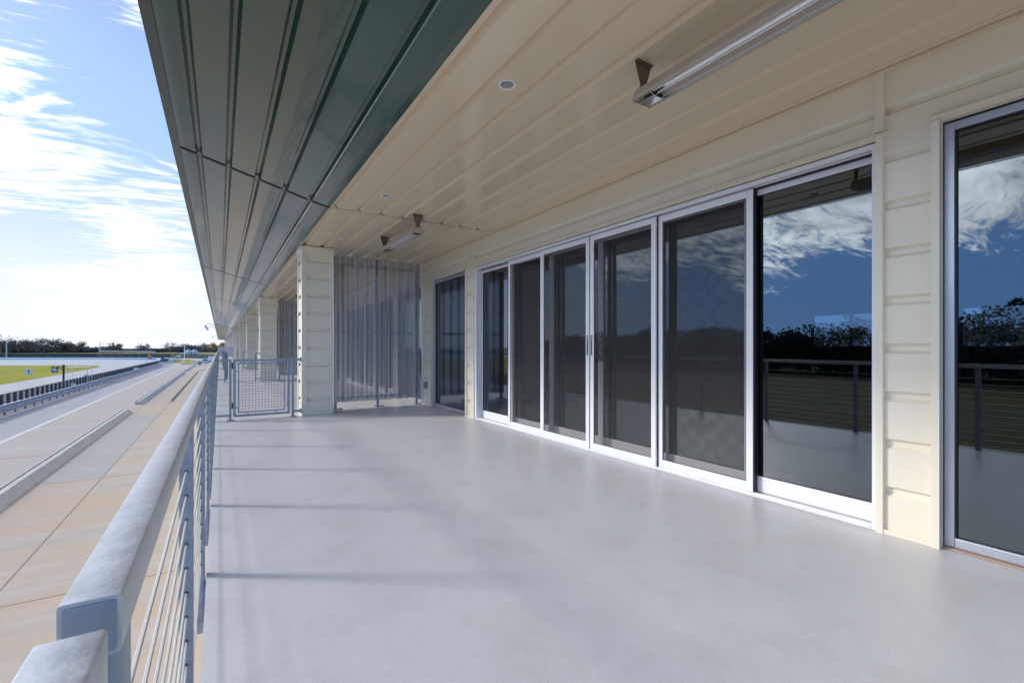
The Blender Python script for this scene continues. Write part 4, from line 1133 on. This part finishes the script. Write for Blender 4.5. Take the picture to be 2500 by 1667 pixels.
n0 = len(tw.v); tw.v += TRK.v; tw.f += [tuple(i + n0 for i in f) for f in TRK.f]; tw.m += [3] * len(TRK.f)
tag(tw.build('far_wood', [M['leaf_green'], M['leaf_brown'], M['leaf_rust'], M['bark']]), 'grey brown wood along the far edge of the field', 'wood', kind='stuff')
# trees that stand out of the wood
def tree(px, y, h, wd, kind, lab, n=900, sz=.6, bare=0., low=.15, group=None):
    x = px_xy(px, y) if px is not None else 0
    h *= .9; e = empty('tree', (x, y, G), lab, 'tree', group)
    lf, bk = MB(), MB()
    tree_mesh(lf, bk, x, y, h, wd, n, sz, rnd, bare, low)
    bk.build('trunk', M['bark'], e); lf.build('crown', M[kind], e)
    return e
tree(2, 625, 20.5, 20, 'leaf_brown', 'tall leafless tree at the left edge of the far wood', bare=.6)
tree(24, 630, 17, 17, 'leaf_rust', 'rusty brown tree just right of the left pale pole', bare=.2)
tree(47, 628, 16.5, 17, 'leaf_green', 'dark tree standing between the rusty one and the spreading oak', 900)
tree(88, 618, 17.5, 19, 'leaf_green', 'dark spreading oak with the highest crown near the gap', 1100)
tree(108, 612, 16, 24, 'leaf_green', 'wide spreading oak leaning into the gap in the wood', 1200, low=.3)
tree(150, 620, 14, 18, 'leaf_olive', 'broad olive tree at the right side of the gap', 1100)
tree(161, 616, 13, 12, 'leaf_rust', 'reddish tree within the clump right of the gap', 700)
tree(184, 622, 14, 19, 'leaf_green', 'broad dark tree in the clump right of the gap', 1100)
tree(262, 600, 12.5, 17, 'leaf_brown', 'pale leafless tree right of the crossarm pole', bare=.75)
tree(281, 604, 12, 11, 'leaf_green', 'small dark round tree standing alone above the low wood', 700)
tree(352, 610, 12, 13, 'leaf_brown', 'lone leafless tree above the middle of the irrigation pipe', bare=.5)
tree(419, 600, 12.4, 16, 'leaf_brown', 'leafless tree left of the black pole', bare=.6)
tree(457, 600, 12.5, 14, 'leaf_green', 'dark tree behind the left grain bin', 700)
tree(486, 600, 13.8, 13, 'leaf_brown', 'open leafless tree above the right grain bin', bare=.5)
tree(508, 590, 11.8, 12, 'leaf_brown', 'open leafless tree left of the orange one', bare=.4)
tree(534, 420, 11.5, 11, 'leaf_orange', 'bright orange autumn tree under the end of the canopy', 1500, .5, low=.02)
# wood on the far side of the infield and behind the building: seen in the glass
lf, lo, bk = MB(), MB(), MB()
rr_ = random.Random(5)
for k in range(105):
    y = -75 + k * 2.8 + rr_.uniform(-2, 2); x = -92 - (k % 3) * 9 - rr_.uniform(0, 5) - max(0, y - 120) * .5
    h = (rr_.uniform(8.5, 12.5) if k % 3 else rr_.uniform(6.5, 9.5)) * (1.3 if y < 24 else 1.)
    tree_mesh(lf if rr_.random() < .7 else lo, bk, x, y, h, h * rr_.uniform(.85, 1.15), 5200 if y < 24 else 2800, .36, rr_, low=.0)
for k in range(24):
    y = -60 + k * 7 + rr_.uniform(-2, 2); x = 95 + rr_.uniform(0, 30); h = rr_.uniform(9, 14)
    tree_mesh(lf if rr_.random() < .5 else lo, bk, x, y, h, h * .9, 1600, .42, rr_, low=.0)
tw = MB()
for q, mi in ((lf, 0), (lo, 1), (bk, 2)):
    n0 = len(tw.v); tw.v += q.v; tw.f += [tuple(i + n0 for i in f) for f in q.f]; tw.m += [mi] * len(q.f)
tag(tw.build('side_wood', [M['leaf_dark'], M['leaf_green'], M['bark']]), 'dark wood across the infield, mirrored in the door glass', 'wood', kind='stuff')
